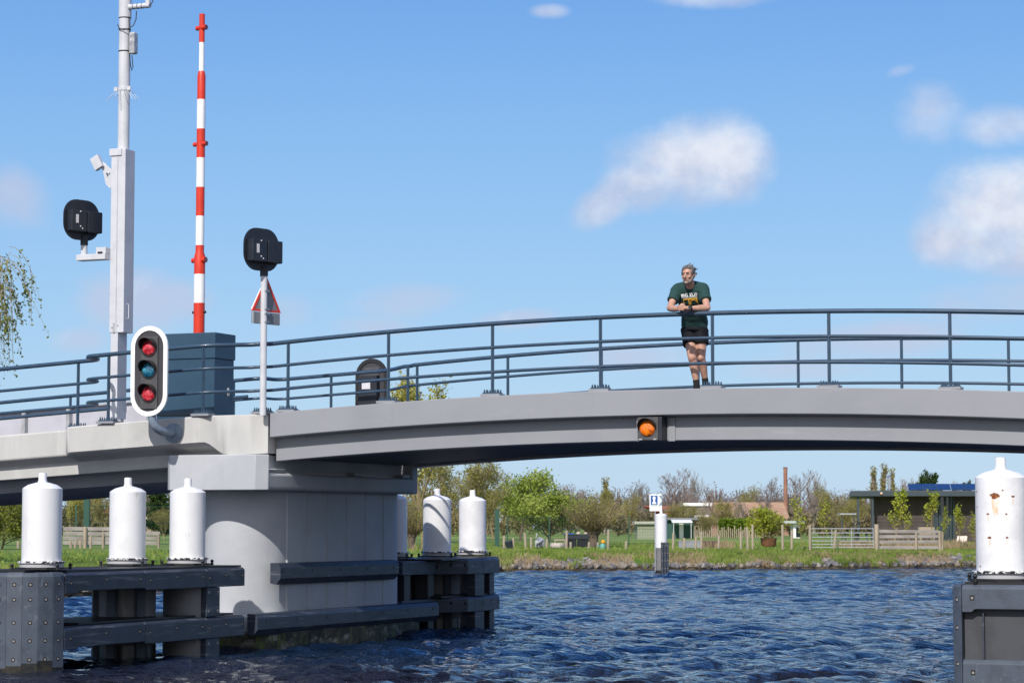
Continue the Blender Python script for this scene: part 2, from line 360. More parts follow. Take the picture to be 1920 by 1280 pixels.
M['ground'] = ground_mat()
def ground():
    xs = [-3000, -1500, -600, -300, -150, -90, -60, -50]+list(np.arange(-44, 48, .45))+[52, 60, 75, 100, 150, 300, 600, 1500, 3000]
    ds = [-6, -2.5, -1.2, -.05, .0, .25, .6, 1.2, 1.8, 2.4, 3, 3.7, 4.5, 5.5, 6.5, 8, 10, 12, 15, 20, 30, 45, 60, 100, 150, 300, 600, 1500, 5000]
    vs = []
    for d in ds:
        for x in xs:
            y = bank(x)+d
            z = gz_(x, y)
            vs.append((x, y, z))
    return grid('ground', vs, len(xs), len(ds), M['ground'], 'structure')
ground()

# ------------------------------------------------------------------ bridge
def zt(s): return 3.467+.0737*s-.00615*s*s if s > 0 else 3.467+.05*s-.0008*s*s
SPAN_END = 12.0
def zs(s):                       # whole crossing, symmetric about the middle of the span
    return zt(s) if s <= SPAN_END/2 else zt(SPAN_END-s)
# measured arch (fitted to the photograph)
_fs = [0, 1.95, 3.57, 5.21, 6.84, 8.48, 10.12, 11.12]; _fz = [3.468, 3.595, 3.665, 3.69, 3.687, 3.659, 3.604, 3.561]
_pc = np.polyfit(_fs, _fz, 2)
SPAN_END = float(-_pc[1]/_pc[0]); 
def zt(s): return float(np.polyval(_pc, s)) if s > 0 else float(_pc[2])+.05*s-.0008*s*s
def zs(s): return zt(s) if s <= SPAN_END else zt(SPAN_END-s)
WD = 5.3
def lin(a, b, n): return [a+(b-a)*i/(n-1) for i in range(n)]

def rail_set(parent, pieces, posts, zf, side, name='railing'):
    """pieces: list of plan polylines [(s,t)..]; three rails each.  posts: [(s,t)]"""
    mb = MB()
    for h, r in ((1.04, .033), (.70, .024), (.35, .024)):
        for pl in pieces: mb.tube([(s, t, zf(s)+h) for s, t in pl], r, 10)
    rl = mb.build(name, M['rail'], parent, 60)
    for s, t in posts:
        m = MB(); z = zf(s)
        m.box(s-.008, s+.008, t-.022, t+.022, z+.055, z+1.02)
        m.box(s-.022, s-.007, t-.010, t+.010, z+.055, z+1.02)
        m.box(s+.007, s+.022, t-.010, t+.010, z+.055, z+1.02)
        m.build('post', M['rail'], rl, 0)
        p = MB(); p.m = 1; p.box(s-.15, s+.15, t-.10, t+.10, z+.001, z+.035); p.m = 0
        p.box(s-.12, s+.12, t-.085, t+.085, z+.036, z+.056)
        for dx in (-.10, -.065, .065, .10):
            for dy in (-.06, .06):
                p.cyl((s+dx, t+dy), .013, z+.056, z+.085, 6)
                p.cyl((s+dx, t+dy), .007, z+.085, z+.10, 6)
        p.build('base_plate', [M['rail'], M['steel']], rl, 0)
    return rl
def scurve(a, b, n=8):
    return [(a[0]+(b[0]-a[0])*i/(n-1), a[1]+(b[1]-a[1])*(.5-.5*math.cos(PI*i/(n-1)))) for i in range(n)]
def hookcurve(s, t0, t1, r=.20, d=1):
    """front line arriving at s from the right at t0, corner, straight back to t1, corner, leaving left"""
    pts = []
    for i in range(7):
        a = i/6*PI/2; pts.append((s+r-r*math.sin(a), t0+r-r*math.cos(a)))
    for i in range(7):
        a = i/6*PI/2; pts.append((s-r+r*math.cos(a), t1-r+r*math.sin(a)))
    return pts

span = bthing('bridge_span', 'grey arched steel bridge span between the two piers with slate blue railings', 'bridge span', SPAN_END/2, WD/2, 3.0)
SP = lin(.025, SPAN_END-.025, 49)
for side in (0, 1):
    f = (lambda t: t) if side == 0 else (lambda t: WD-t)
    gir = [(f(0), 0), (f(.0), -.345), (f(.012), -.36), (f(.20), -.375), (f(.20), -.70), (f(.55), -.70), (f(.55), -.2), (f(.34), -.2), (f(.34), 0)]
    MB().sweep(gir, SP, zs).build('girder', M['steel'], span, 30, bevel=.008)
MB().sweep([(.342, -.06), (.342, -.19), (WD-.342, -.19), (WD-.342, -.06)], SP, zs).build('deck', M['slab'], span, 30)
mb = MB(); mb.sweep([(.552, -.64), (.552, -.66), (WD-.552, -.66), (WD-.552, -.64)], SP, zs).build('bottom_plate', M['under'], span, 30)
RS = lin(-.02, SPAN_END+.02, 60)
rail_set(span, [[(s, .12) for s in RS]], [(.26+1.645*i, .12) for i in range(8)], zs, 0)
rail_set(span, [[(s, WD-.12) for s in RS]], [(1.65*i, WD-.12) for i in range(8)], zs, 1)

def balc(s):          # how far the control balcony bulges out (0 .. .5)
    if s > 0: return 0
    if s > -1.0: return .5*(.5-.5*math.cos(PI*min(1, -s/.95)))
    return .5
def approach(name, label, mirror=False):
    X = (lambda s: SPAN_END-s) if mirror else (lambda s: s)
    root = bthing(name, label, 'approach deck', X(-9), WD/2, 2.4)
    def swp(poly, ss, tf=None, **k):
        m = MB(); rings = [[(X(x), ((tf(x) if tf else 0)+p[0]), zt(x)+p[1]) for p in poly] for x in ss]
        return m.loft(rings, True)
    L0, L1 = -18.0, -3.30
    for side in (0, 1):
        f = (lambda t: t) if side == 0 else (lambda t: WD-t)
        # straight parapet with cove and web
        cove = [(.0, -.385), (.03, -.42), (.12, -.45), (.17, -.50), (.18, -.69)]
        poly = [(f(.40), -.02), (f(.38), 0), (f(0.02), 0), (f(0), -.02)]+[(f(a), b) for a, b in cove]+[(f(.6), -.69), (f(.6), -.4)]
        swp(poly, lin(L0, L1, 30)).build('parapet', M['parapet'], root, 40, bevel=.012)
        # balcony parapet: outer face follows balc(s)
        ss = lin(-3.34, -.004, 60); rings = []
        for x in ss:
            b_ = balc(x)
            if x < -3.10: b_ = -.02+.52*math.sqrt(max(0, 1-((-3.10-x)/.245)**2))
            k_ = max(0.0, min(1.0, (x+.82)/.30)) ; k_ = k_*k_*(3-2*k_)      # cove fades out to a flush block over the pier
            g = lambda a, bb: (-b_+a*(1-k_), bb)
            lo = -.385-.19*k_
            sect = [(.40, -.02), (.38, 0), (-b_+.02, 0), (-b_, -.02), (-b_, lo), g(.05, lo-.045*(1-k_)-.002), g(.22, lo-.075*(1-k_)-.004), g(.32, lo-.13*(1-k_)-.006), (-b_+.36*(1-k_)+.0, -.40-.185*k_-.30*(1-k_)), (.6, -.40-.185*k_-.30*(1-k_)), (.6, -.3)]
            rings.append([(X(x), f(a), zt(x)+bb) for a, bb in sect])
        mbb = MB(); mbb.loft(rings, True).build('balcony', M['parapet'], root, 40)
    swp([(.38, -.05), (.38, -.45), (WD-.38, -.45), (WD-.38, -.05)], lin(L0, -.01, 34)).build('deck', M['slab'], root, 30)
    swp([(.62, -.40), (.8, -.86), (WD-.8, -.86), (WD-.62, -.40)], lin(L0, -1.75, 30)).build('box_girder', M['cap'], root, 30)
    zf = (lambda s: zt(X(s))) if mirror else zt
    for side in (0, 1):
        f = (lambda t: t) if side == 0 else (lambda t: WD-t)
        front = [(s, .12-balc(s)*1.12) for s in lin(-.16, -2.92, 24)]
        h = hookcurve(-2.94, -.44, .12)
        left = [(s, .12) for s in lin(-3.2, L0, 24)]
        join = scurve((.0, .12), (-.15, .12-balc(-.16)*1.12-.05), 6)
        pl = [(-.015, .12)]+scurve((-.03, .12), (-.2, -.0), 7)+[(s, .12-balc(s)*1.12) for s in lin(-.30, -2.70, 24)]
        # drop points already passed by the curve
        piece = pl+[(a, b) for a, b in h]+left
        piece = [(X(a), f(b)) for a, b in piece]
        posts = [(-.13, .06), (-.86, .12-balc(-.86)*1.12), (-2.48, -.44), (-3.38, .12)]+[(-3.38-1.645*i, .12) for i in range(1, 9)]
        if side: posts = [(-.20, .06), (-1.9, -.44), (-3.5, .12)]+[(-3.5-1.66*i, .12) for i in range(1, 9)]
        rail_set(root, [piece], [(X(a), f(b)) for a, b in posts], zf, side)
    return root
approach('approach_deck', 'pale concrete approach deck with bulging balcony left of the near pier')
approach('approach_deck', 'pale concrete approach deck at the right end of the span', True)

def pier(label, mirror=False):
    X = (lambda s: SPAN_END-s) if mirror else (lambda s: s)
    root = bthing('bridge_pier', label, 'bridge pier', X(-.7), 2.3, 0)
    def pr(poly, z0, z1, mbx=None):
        m = mbx or MB(); return m.prism([(X(a), b) for a, b in poly], z0, z1)
    c = .14
    capo = [(-1.53, -.28), (-1.42, -.42), (.02, -.42), (.16, -.28), (.16, 4.86), (.04, 5.0), (-1.42, 5.0), (-1.53, 4.86)]
    # cap: ledge block with raised ends
    mb = MB(); pr(capo, 2.345, 2.60, mb)
    ob = mb.build('cap_ledge', M['cap'], root, 30, bevel=.05, bseg=4)
    for a, b in ((-.423, -.26), (4.66, 5.003)):
        q = [(-1.53, a+.14), (-1.42, a), (.02, a), (.162, a+.14), (.162, b), (-1.53, b)] if a < 0 else [(-1.53, a), (.162, a), (.162, b-.14), (.04, b), (-1.42, b), (-1.53, b-.14)]
        mb = MB(); pr(q, 2.35 if a > 0 else 2.343, 2.862, mb); mb.build('cap_upstand', M['cap'], root, 30, bevel=.022, bseg=3)
    mb = MB(); pr([(-1.52, -.262), (-.04, -.262), (-.04, 4.65), (-1.52, 4.65)], 2.60, 2.86, mb); mb.build('abutment_block', M['cap'], root, 30)
    for t in (.0, 2.6, 4.35):
        mb = MB(); pr([(-.02, t-.02), (.14, t-.02), (.14, t+.28), (-.02, t+.28)], 2.601, 2.66, mb); mb.build('bearing_pad', M['steel'], root, 30, bevel=.01)
    sh = [(-.75+.65*math.cos(a), .75+.65*math.sin(a)) for a in lin(PI, 2*PI, 25)]+[(-.75+.65*math.cos(a), 4.5+.65*math.sin(a)) for a in lin(0, PI, 25)]
    mb = MB(); pr(sh, .50, 2.35, mb)
    mb.build('shaft', M['cap'], root, 30)
    for i in range(6):        # cladding strips on the channel side
        t0 = .765+i*.66; w_ = .64 if i < 5 else .40
        mb = MB(); pr([(-.101, t0), (-.078, t0+.008), (-.078, t0+w_-.008), (-.101, t0+w_)], .53, 2.32, mb); mb.build('side_panel', M['cap'], root, 0)
        mb = MB(); pr([(-.101, t0+w_-.002), (-.0985, t0+w_-.002), (-.0985, t0+w_+.022), (-.101, t0+w_+.022)], .53, 2.32, mb); mb.build('panel_joint', M['hole'], root, 0)
    ft = [(-.75+.90*math.cos(a), .35+.90*math.sin(a)) for a in lin(PI, 2*PI, 17)]+[(-.75+.9*math.cos(a), 4.9+.9*math.sin(a)) for a in lin(0, PI, 17)]
    mb = MB(); pr([(-.75+(x+.75)*.93, y) for x, y in ft], -1.5, .26, mb); mb.build('footing', M['moss'], root, 30)
    mb = MB(); pr([(-.75+(x+.75)*.95, y) for x, y in ft], .26, .515, mb); mb.build('plinth', M['cap'], root, 30, bevel=.03)
    # timber like fender rails
    def fender(pts, z0, z1, ext, nm='fender_beam'):
        rings = []
        for (s, t, nx, ny) in pts:
            rings.append([(X(s+nx*a), t+ny*a, z) for a, z in ((0, z0+.02), (ext*.55, z0), (ext, z0+.09), (ext, z1-.06), (ext*.8, z1), (0, z1+.01))])
        m = MB(); m.loft(rings, True)
        for i, (s, t, nx, ny) in enumerate(pts): pass
        return m
    pts = [(-.02+.0, t, 1, 0) for t in lin(-.55, 5.75, 8)]
    fender(pts, .235, .545, .17).build('fender_beam', M['beamp'], root, 20)
    pts = [(-.1, t, 1, 0) for t in lin(.28, 4.35, 6)]
    fender(pts, .955, 1.265, .17).build('fender_beam', M['beamp'], root, 20)
    mb = MB()
    for t in lin(.35, 4.15, 9): 
        z = 1.15 if int(round((t-.35)/.475)) % 2 == 0 else 1.04
        mb.box(*sorted((X(.066), X(.073))), t-.011, t+.011, z-.022, z+.022)
    for i, t in enumerate(lin(-.3, 5.5, 13)):
        z = .44 if i % 2 == 0 else .33
        mb.box(*sorted((X(.146), X(.153))), t-.011, t+.011, z-.022, z+.022)
    mb.build('bolt', M['hole'], root, 0)
    return root
pier('white painted concrete pier standing in the water under the left end of the span')
pier('white painted concrete pier under the right end of the span', True)

# ------------------------------------------------------------------ amber span lamp
def lens(mb, c, r, n=20, depth=.04, d=(0, -1)):   # dome facing -t
    rings = []
    for i in range(6):
        a = i/5*PI/2*.98; rr = r*math.cos(a); yy_ = -depth*math.sin(a)
        rings.append([(c[0]+rr*math.cos(2*PI*k/n), c[1]+yy_, c[2]+rr*math.sin(2*PI*k/n)) for k in range(n)])
    mb.loft(rings, True, True)
def visor(mb, c, r, out=.13, n=16, a0=-15, a1=195, th=.006):
    for (ra, rb) in ((r, r+th),):
        v = []; 
        for i in range(n+1):
            a = R(a0+(a1-a0)*i/n); f_ = .35+.65*max(0, math.sin(a))**.6
            ca, sa = math.cos(a), math.sin(a)
            v.append([(c[0]+ra*ca, c[1], c[2]+ra*sa), (c[0]+rb*ca, c[1], c[2]+rb*sa), (c[0]+rb*ca, c[1]-out*f_, c[2]+rb*sa), (c[0]+ra*ca, c[1]-out*f_, c[2]+ra*sa)])
        mb.loft(v, True, True)
al = bthing('span_lamp', 'amber navigation lamp in a dark box fixed under the edge of the span', 'lamp', 5.92, .15, 2.98)
za = zs(5.92)-.377
MB().box(5.81, 6.15, -.03, .198, za-.33, za-.004).build('housing', M['blackp'], al, 0, bevel=.006)
MB().box(5.80, 6.10, -.045, -.031, za-.322, za-.006).build('front_plate', M['greybox'], al, 0, bevel=.004)
mb = MB(); lens(mb, (5.945, -.045, za-.160), .115, depth=.05); mb.build('lens', M['lensa'], al, 40)
mb = MB(); visor(mb, (5.945, -.045, za-.150), .125, .12); mb.build('visor', M['black'], al, 40)
for x in (5.82, 6.03):
    MB().box(x, x+.05, -.052, -.046, za-.318, za-.30).build('clip', M['galv'], al, 0)
MB().box(5.74, 5.80, .08, .197, za-.33, za-.004).build('bracket', M['steel'], al, 0, bevel=.006); MB().box(6.17, 6.27, .18, .197, za-.335, za-.006).build('bracket', M['steel'], al, 0, bevel=.006)

# ------------------------------------------------------------------ navigation signals
def nav_signal(name, label, s, t, face, group=None, back=False):
    root = bthing(name, label, 'navigation signal', s, t, 3.42, group)
    zc = 4.072; hw, hh = .308, .66
    def stad(w, h, n=14):
        p = []
        for i in range(n+1):
            a = -PI/2+PI*i/n; p.append((w*math.cos(a+PI/2)*1.0, 0))
        p = [(w*math.cos(a), (h-w)+w*math.sin(a)) for a in lin(0, PI, n)]+[(w*math.cos(a), -(h-w)+w*math.sin(a)) for a in lin(PI, 2*PI, n)]
        return p
    def plate(mb, w, h, y0, y1):
        p = stad(w, h); n = len(p)
        mb.add([(s+a, t+y0*face, zc+b) for a, b in p]+[(s+a, t+y1*face, zc+b) for a, b in p],
               [tuple(range(n)), tuple(range(2*n-1, n-1, -1))]+[(i, (i+1) % n, n+(i+1) % n, n+i) for i in range(n)])
    mb = MB(); p1, p2 = stad(hw, hh), stad(hw-.066, hh-.066); n = len(p1); y0, y1 = -.02*face, .012*face
    rings = [[(s+a, t+y, zc+b) for a, b in p] for p, y in ((p1, y1), (p1, y0), (p2, y0), (p2, y1))]
    mb.loft(rings+[rings[0]], True, False); mb.build('white_rim' if not back else 'rim', M['signw'] if not back else M['black'], root, 40)
    mb = MB(); plate(mb, hw-.065, hh-.065, -.004, .008); mb.build('backboard', M['charc'], root, 30)
    m = MB(); m.box(s-.135, s+.150, *sorted((t-.030*face, t-.005*face)), zc-.555, zc+.50); m.build('lamp_housing', M['greybox'], root, 0, bevel=.006)
    for i, dz in enumerate((.325, .0, -.345)):
        c = (s+.006, t-.03, zc+dz+.01)
        if not back:
            mb = MB(); lens(mb, (c[0], c[1]-.004, c[2]), .112, depth=.045); mb.build('lens', M['lensg'] if i == 1 else M['lensr'], root, 40)
            mb = MB(); visor(mb, (c[0], c[1], c[2]+.012), .128, .15, a0=-10, a1=190); mb.build('visor', M['black'], root, 40)
            mb = MB(); 
            rr = [[(c[0]+q*math.cos(2*PI*k/24), c[1]-yo, c[2]+q*math.sin(2*PI*k/24)) for k in range(24)] for q, yo in ((.128, .001), (.128, .012), (.110, .012), (.110, .001))]
            mb.loft(rr, True, False); mb.build('bezel', M['black'], root, 40)
    if back:
        m = MB(); m.box(s-.20, s+.16, t-.14, t-.012, zc-.60, zc+.36); m.build('rear_box', M['blackp'], root, 0, bevel=.008)
        m = MB(); m.box(s-.12, s+.04, t-.147, t-.141, zc+.12, zc+.25); m.build('sticker', M['sticker'], root, 0)
        m = MB(); m.box(s-.19, s+.15, t-.146, t-.141, zc-.48, zc-.38); m.build('hinge_strip', M['black'], root, 0)
        m = MB(); m.tube([(s, t, zc-.60), (s, t-.1, zc-.78), (s, t-.55, zc-.86)], .055, 12); m.build('pipe_arm', M['bluegrey'], root)
    else:
        m = MB(); m.tube([(s+.02, t+.05, zc-.58), (s+.02, t+.05, zc-.70), (s+.04, t+.07, zc-.78), (s+.08, t+.13, zc-.845), (s+.09, t+.22, zc-.875), (s+.095, t+.52, zc-.885)], .062, 16); m.build('pipe_arm', M['bluegrey'], root)
        m = MB(); rr = [[(s+.095+q*math.cos(2*PI*k/28), t+yo, zc-.885+q*math.sin(2*PI*k/28)) for k in range(28)] for q, yo in ((.075, .50), (.115, .515), (.145, .525), (.145, .56))]
        m.loft(rr, True, True)
        m.build('flange', M['bluegrey'], root, 30)
    return root
nav_signal('navigation_signal', 'white rimmed oval signal with red, teal and red lenses in front of the parapet', -1.40, -1.05, 1)
nav_signal('navigation_signal', 'black back of an oval ship signal seen through the railing, with a pale sticker', -1.42, 6.35, 1, back=True)
# ------------------------------------------------------------------ mooring dolphins
def white_pile(root, s, t, rust=False, z0=1.30, D=.5, lr=.40):
    r = D/2; m = MB()
    m.lathe([(r, z0+.07), (r, z0+.985), (r-.012, z0+.997), (r*.72, z0+1.035), (r*.40, z0+1.058), (.058, z0+1.068), (.058, z0+1.085), (.052, z0+1.088), (.052, z0+1.165), (.047, z0+1.185)], (s, t), 40)
    p = m.build('pile_cap', M['rustwhite'] if rust else M['white'], root, 30)
    m = MB(); m.box(s+.10, s+.104, t-r*.93, t-r*.915, z0+.08, z0+.98); 
    m = MB(); m.lathe([(r+.045, z0+.052), (r+.048, z0+.07), (r+.03, z0+.078), (r-.02, z0+.074)], (s, t), 40); m.build('flange', M['chip'], p, 40)
    m = MB(); m.lathe([(r+.025, z0), (r+.025, z0+.052)], (s, t), 40); m.build('ring', M['ring'], p, 40)
    m = MB(); m.lathe([(r+.09, z0-.026), (r+.09, z0-.002)], (s, t), 8); m.build('base_plate', M['black'], p, 20)
    for k in range(4):
        m = MB()
        a = PI/4+k*PI/2+.3; q = (s+(r+.16)*math.cos(a), t+(r+.16)*math.sin(a))
        m.lathe([(.022, z0-.03), (.022, z0+.005)], q, 8); m.lathe([(.01, z0+.005), (.020, z0+.012), (.025, z0+.027), (.018, z0+.042), (.006, z0+.048)], q, 10)
        m.build('mushroom_bolt', M['black'], p, 40)
    m = MB(); m.lathe([(lr, -1.5), (lr, z0-.07)], (s, t), 32); lp = m.build('lower_pile', M['pile'], root, 30)
    if lr < .35: return p
    m = MB(); rng = random.Random(int(s*100+t*10))
    for k in range(3):
        a = -PI/2+(-.95+.95*k)+rng.uniform(-.1, .1)
        n_ = Vector((math.cos(a), math.sin(a))); tn = Vector((-n_.y, n_.x))
        poly = [Vector((s, t))+n_*(lr-.005)-tn*.07, Vector((s, t))+n_*(lr-.005)+tn*.07, Vector((s, t))+n_*(lr+.07)+tn*.06, Vector((s, t))+n_*(lr+.07)-tn*.06]
        m.prism([(q.x, q.y) for q in poly], .02, z0-.075)
    m.build('rubbing_strip', M['plastic'], lp, 0)
    m = MB(); m.lathe([(lr+.008, -.3), (lr+.008, .19)], (s, t), 32); m.build('waterline_stain', M['wet'], lp, 30)
    return p
def bolts(mb, s, t, z, n=(1, 0), r=.012):
    mb.box(s-(.008 if n[0] else r), s+(.008 if n[0] else r), t-(.008 if n[1] else r), t+(.008 if n[1] else r), z-r*1.2, z+r*1.2)
def beam(root, a, b, z0, z1, name='guide_beam', th=.2, boltz=None, side=1, cut=True):
    """beam along t from a to b; outer face normal = side * perpendicular"""
    a, b = Vector(a), Vector(b); d = (b-a).normalized(); n = Vector((d.y, -d.x))*side; L = (b-a).length
    prof = [(0, z0), (0, z1-.035), (-.035, z1), (-th, z1), (-th, z0)]
    rings = [[(p.x+n.x*o_, p.y+n.y*o_, z) for o_, z in prof] for p in (a, b)]
    if cut:
        rings = []
        for q, low in ((0, .0), (.28, 0), (.34, .028), (L-.02, .028), (L, .03)):
            p = a+d*q; rings.append([(p.x+n.x*o_, p.y+n.y*o_, z+(low if k in (0, 4) else 0)) for k, (o_, z) in enumerate(prof)])
    m = MB(); m.loft(rings, True); ob = m.build(name, M['beamp'], root, 0, bevel=.008)
    h = MB(); l_ = MB()
    for f_, up in ((.07, .5), (.5, .62), (.93, .58)):
        p = a+d*(L*f_)+n*.0005; z = z0+(z1-z0)*(up)
        dd = Vector((abs(d.x)*.02+abs(n.x)*.003, abs(d.y)*.02+abs(n.y)*.003))
        h.box(p.x-dd.x, p.x+dd.x, p.y-dd.y, p.y+dd.y, z-.023, z+.023)
        dd = dd*.55; p2 = p+n*.004
        l_.box(p2.x-dd.x, p2.x+dd.x, p2.y-dd.y, p2.y+dd.y, z-.012, z+.008)
    h.build('bolt_hole', M['hole'], ob, 0); l_.build('bolt', M['bolt'], ob, 0)
    return ob
def guard(root, c, r, a0, a1, n, z1=1.235, z0=-.8, rows=(1.09, .905, .62, .395, .165)):
    """row of upright planks on an arc (angles in bridge plan), bolts in rows"""
    for i in range(n):
        p, q = a0+(a1-a0)*i/n, a0+(a1-a0)*(i+1)/n
        P, Q = Vector((c[0]+r*math.cos(p), c[1]+r*math.sin(p))), Vector((c[0]+r*math.cos(q), c[1]+r*math.sin(q)))
        mid = (P+Q)/2; nrm = (mid-Vector(c)).normalized(); tn = (Q-P).normalized(); e = tn*.0015
        P, Q = P+e, Q-e; dz = .004*((i*7) % 3)
        rings = []
        for z, k in ((z0, 0), (z1-.05, 0), (z1-.018, .012), (z1+dz, .035)):
            rings.append([(x.x, x.y, z) for x in (P-nrm*k, Q-nrm*k, Q-nrm*.12, P-nrm*.12)])
        m = MB(); m.loft(rings, True); m.m = 1
        pl = m.build('guard_plank', [M['plastic'], M['wet']], root, 0, bevel=.004)
        w_ = MB(); zz = .105+.03*((i*5) % 4-1.5)
        w_.add([tuple(x)+(z,) for z in (-.3, zz) for x in (P+nrm*.004, Q+nrm*.004, Q-nrm*.02, P-nrm*.02)], [(0,1,5,4), (1,2,6,5), (3,0,4,7), (4,5,6,7)])
        w_.build('waterline_stain', M['wet'], pl, 0)
        h, b_ = MB(), MB()
        for k, z in enumerate(rows):
            cc = mid+nrm*.001
            for mbx, rad, off, nn in ((h, .027, .0, 14), (b_, .0135, .004, 12)):
                ring0 = [(cc.x+tn.x*rad*math.cos(2*PI*j/nn)+nrm.x*off, cc.y+tn.y*rad*math.cos(2*PI*j/nn)+nrm.y*off, z+rad*math.sin(2*PI*j/nn)) for j in range(nn)]
                ring1 = [(x-nrm.x*.012, y-nrm.y*.012, z_) for x, y, z_ in ring0]
                mbx.loft([ring1, ring0], True)
        h.build('bolt_hole', M['hole'], pl, 0); b_.build('bolt', M['bolt'], pl, 0)

def dolphin_left():
    root = bthing('mooring_dolphin', 'dark fender dolphin with rounded plank nose and three white piles, left of the pier', 'mooring dolphin', -.5, -3.4, 0)
    for s, t in ((-.20, -5.56), (-.78, -2.60), (-.26, -1.86)): white_pile(root, s, t, lr=.25 if t < -5 else (.40 if t < -2 else .33))
    MB().box(-1.22, .10, -5.45, -.96, 1.235, 1.262).build('platform', M['black'], root, 0)
    guard(root, (-.43, -5.56), .575, R(-180), R(0), 9)
    sx = .148
    cuts = [-5.55, -3.62, -2.01, -.93]
    for a, b in zip(cuts, cuts[1:]):
        for z0, z1 in ((.968, 1.232), (.262, .555)):
            beam(root, (sx, a+.004), (sx, b-.004), z0, z1, cut=(a == cuts[0]))
            beam(root, (-1.30, b-.004), (-1.30, a+.004), z0, z1, cut=False)
    for z0, z1 in ((.56, .965), (-.6, .258)):
        MB().box(-.05, sx-.012, -1.99, -1.62, z0, z1).build('post', M['beamp'], root, 0, bevel=.01)
        MB().box(-1.28, -1.10, -1.99, -1.62, z0, z1).build('post', M['beamp'], root, 0, bevel=.01)
    h = MB()
    for t in (-1.93, -1.68):
        for z in (.90, .64, .19): h.box(sx-.014, sx-.009, t-.018, t+.018, z-.018, z+.018)
    h.build('post_bolt', M['bolt'], root, 0)
    MB().box(-1.15, .0, -5.0, -1.0, .56, .585).build('lower_walkway', M['black'], root, 0)
    for t in (-4.6, -3.3, -1.2): MB().box(-1.1, -.05, t-.06, t+.06, .40, .555).build('cross_tie', M['beamp'], root, 0, bevel=.01)
    return root
dolphin_left()
def dolphin_far():
    root = bthing('mooring_dolphin', 'shaded dark fender dolphin with white piles behind the far end of the pier', 'mooring dolphin', -.5, 7.8, 0)
    for s, t in ((-.98, 6.3), (-.80, 7.75), (-.86, 9.45)): white_pile(root, s, t, rust=(t > 9))
    MB().prism([(-1.3, 6.05), (.06, 6.05), (.06, 8.35), (-.5, 8.9), (-.5, 9.8), (-1.3, 9.8)], 1.235, 1.262).build('platform', M['black'], root, 0)
    sx = .15
    for z0, z1 in ((.99, 1.262), (.34, .60)):
        beam(root, (sx, 6.95), (sx, 7.62), z0, z1, cut=False); beam(root, (sx, 7.625), (sx-.03, 8.42), z0, z1, cut=False)
        beam(root, (sx-.03, 8.425), (sx-.55, 8.95), z0, z1, cut=False); beam(root, (sx-.55, 8.955), (sx-.62, 9.7), z0, z1, cut=False)
        beam(root, (-.25, 6.45), (sx, 6.945), z0, z1, cut=False)
        beam(root, (-1.45, 9.6), (-1.45, 6.2), z0, z1, cut=False)
    for z0, z1 in ((.605, .988), (-.5, .338)):
        MB().box(-.02, sx-.012, 7.30, 7.70, z0, z1).build('post', M['beamp'], root, 0, bevel=.01)
        MB().box(-.25, -.02, 8.3, 8.5, z0, z1).build('post', M['beamp'], root, 0, bevel=.01)
    for t in (5.35, 6.3): MB().box(-.55, -.25, t-.12, t+.12, -1, 1.23).build('post', M['black'], root, 0, bevel=.01)
    MB().box(-1.2, -.22, 5.1, 6.4, 1.0, 1.225).build('link_beam', M['beamp'], root, 0, bevel=.01)
    MB().box(-1.2, -.22, 5.1, 6.4, .38, .58).build('link_beam', M['beamp'], root, 0, bevel=.01)
    MB().box(-1.15, -.05, 6.3, 8.3, .60, .625).build('lower_walkway', M['black'], root, 0)
    return root
dolphin_far()
def rust_runs(root):
    rng = random.Random(9); c = (12.33, -7.62)
    def patch(a0, z0, pts, r, m_, nm):
        v = [(c[0]+r*math.cos(a0+dx/r), c[1]+r*math.sin(a0+dx/r), z0+dz) for dx, dz in pts]; n = len(v)
        cx = sum(p[0] for p in v)/n; cy = sum(p[1] for p in v)/n; cz = sum(p[2] for p in v)/n
        l_ = math.hypot(cx-c[0], cy-c[1]); k = r/l_; v.append((c[0]+(cx-c[0])*k, c[1]+(cy-c[1])*k, cz))
        m = MB(); m.add(v, [(i, (i+1) % n, n) for i in range(n)]); m.build(nm, m_, root, 0)
    RU = mat('dark_rust', (.16, .045, .015), .9, col2=(.28, .10, .03), nscale=40); RO = mat('orange_rust_run', (.66, .46, .28), .8, col2=(.72, .66, .58), nscale=18, nlo=.35, nhi=.6, stretch=(1, 1, .3))
    def blob(r, n=14): return [((r*(.6+.7*rng.random()))*math.cos(2*PI*i/n), r*(.35+.45*rng.random())*math.sin(2*PI*i/n)) for i in range(n)]
    a = R(-92)
    patch(a, 2.10, [(-.035, 0), (-.03, -.10), (-.02, -.17), (-.005, -.20), (.01, -.15), (.025, -.19), (.035, -.08), (.04, 0)], .2512, RO, 'rust_run')
    patch(a, 2.11, blob(.05), .2524, RU, 'rust_spot')
    for da, z, s_ in ((-.30, 1.93, .016), (-.24, 1.70, .02), (.42, 1.93, .014), (.44, 1.70, .014), (-.95, 2.15, .012), (-.92, 2.0, .01), (.3, 2.16, .012), (-.75, 1.42, .012), (.7, 2.1, .018)): patch(a+da, z, blob(s_), .2524, RU, 'rust_spot'); patch(a+da, z-.02, [(-s_*.3, 0), (-s_*.2, -s_*3), (s_*.2, -s_*3.4), (s_*.4, 0)], .2512, RO, 'rust_run')
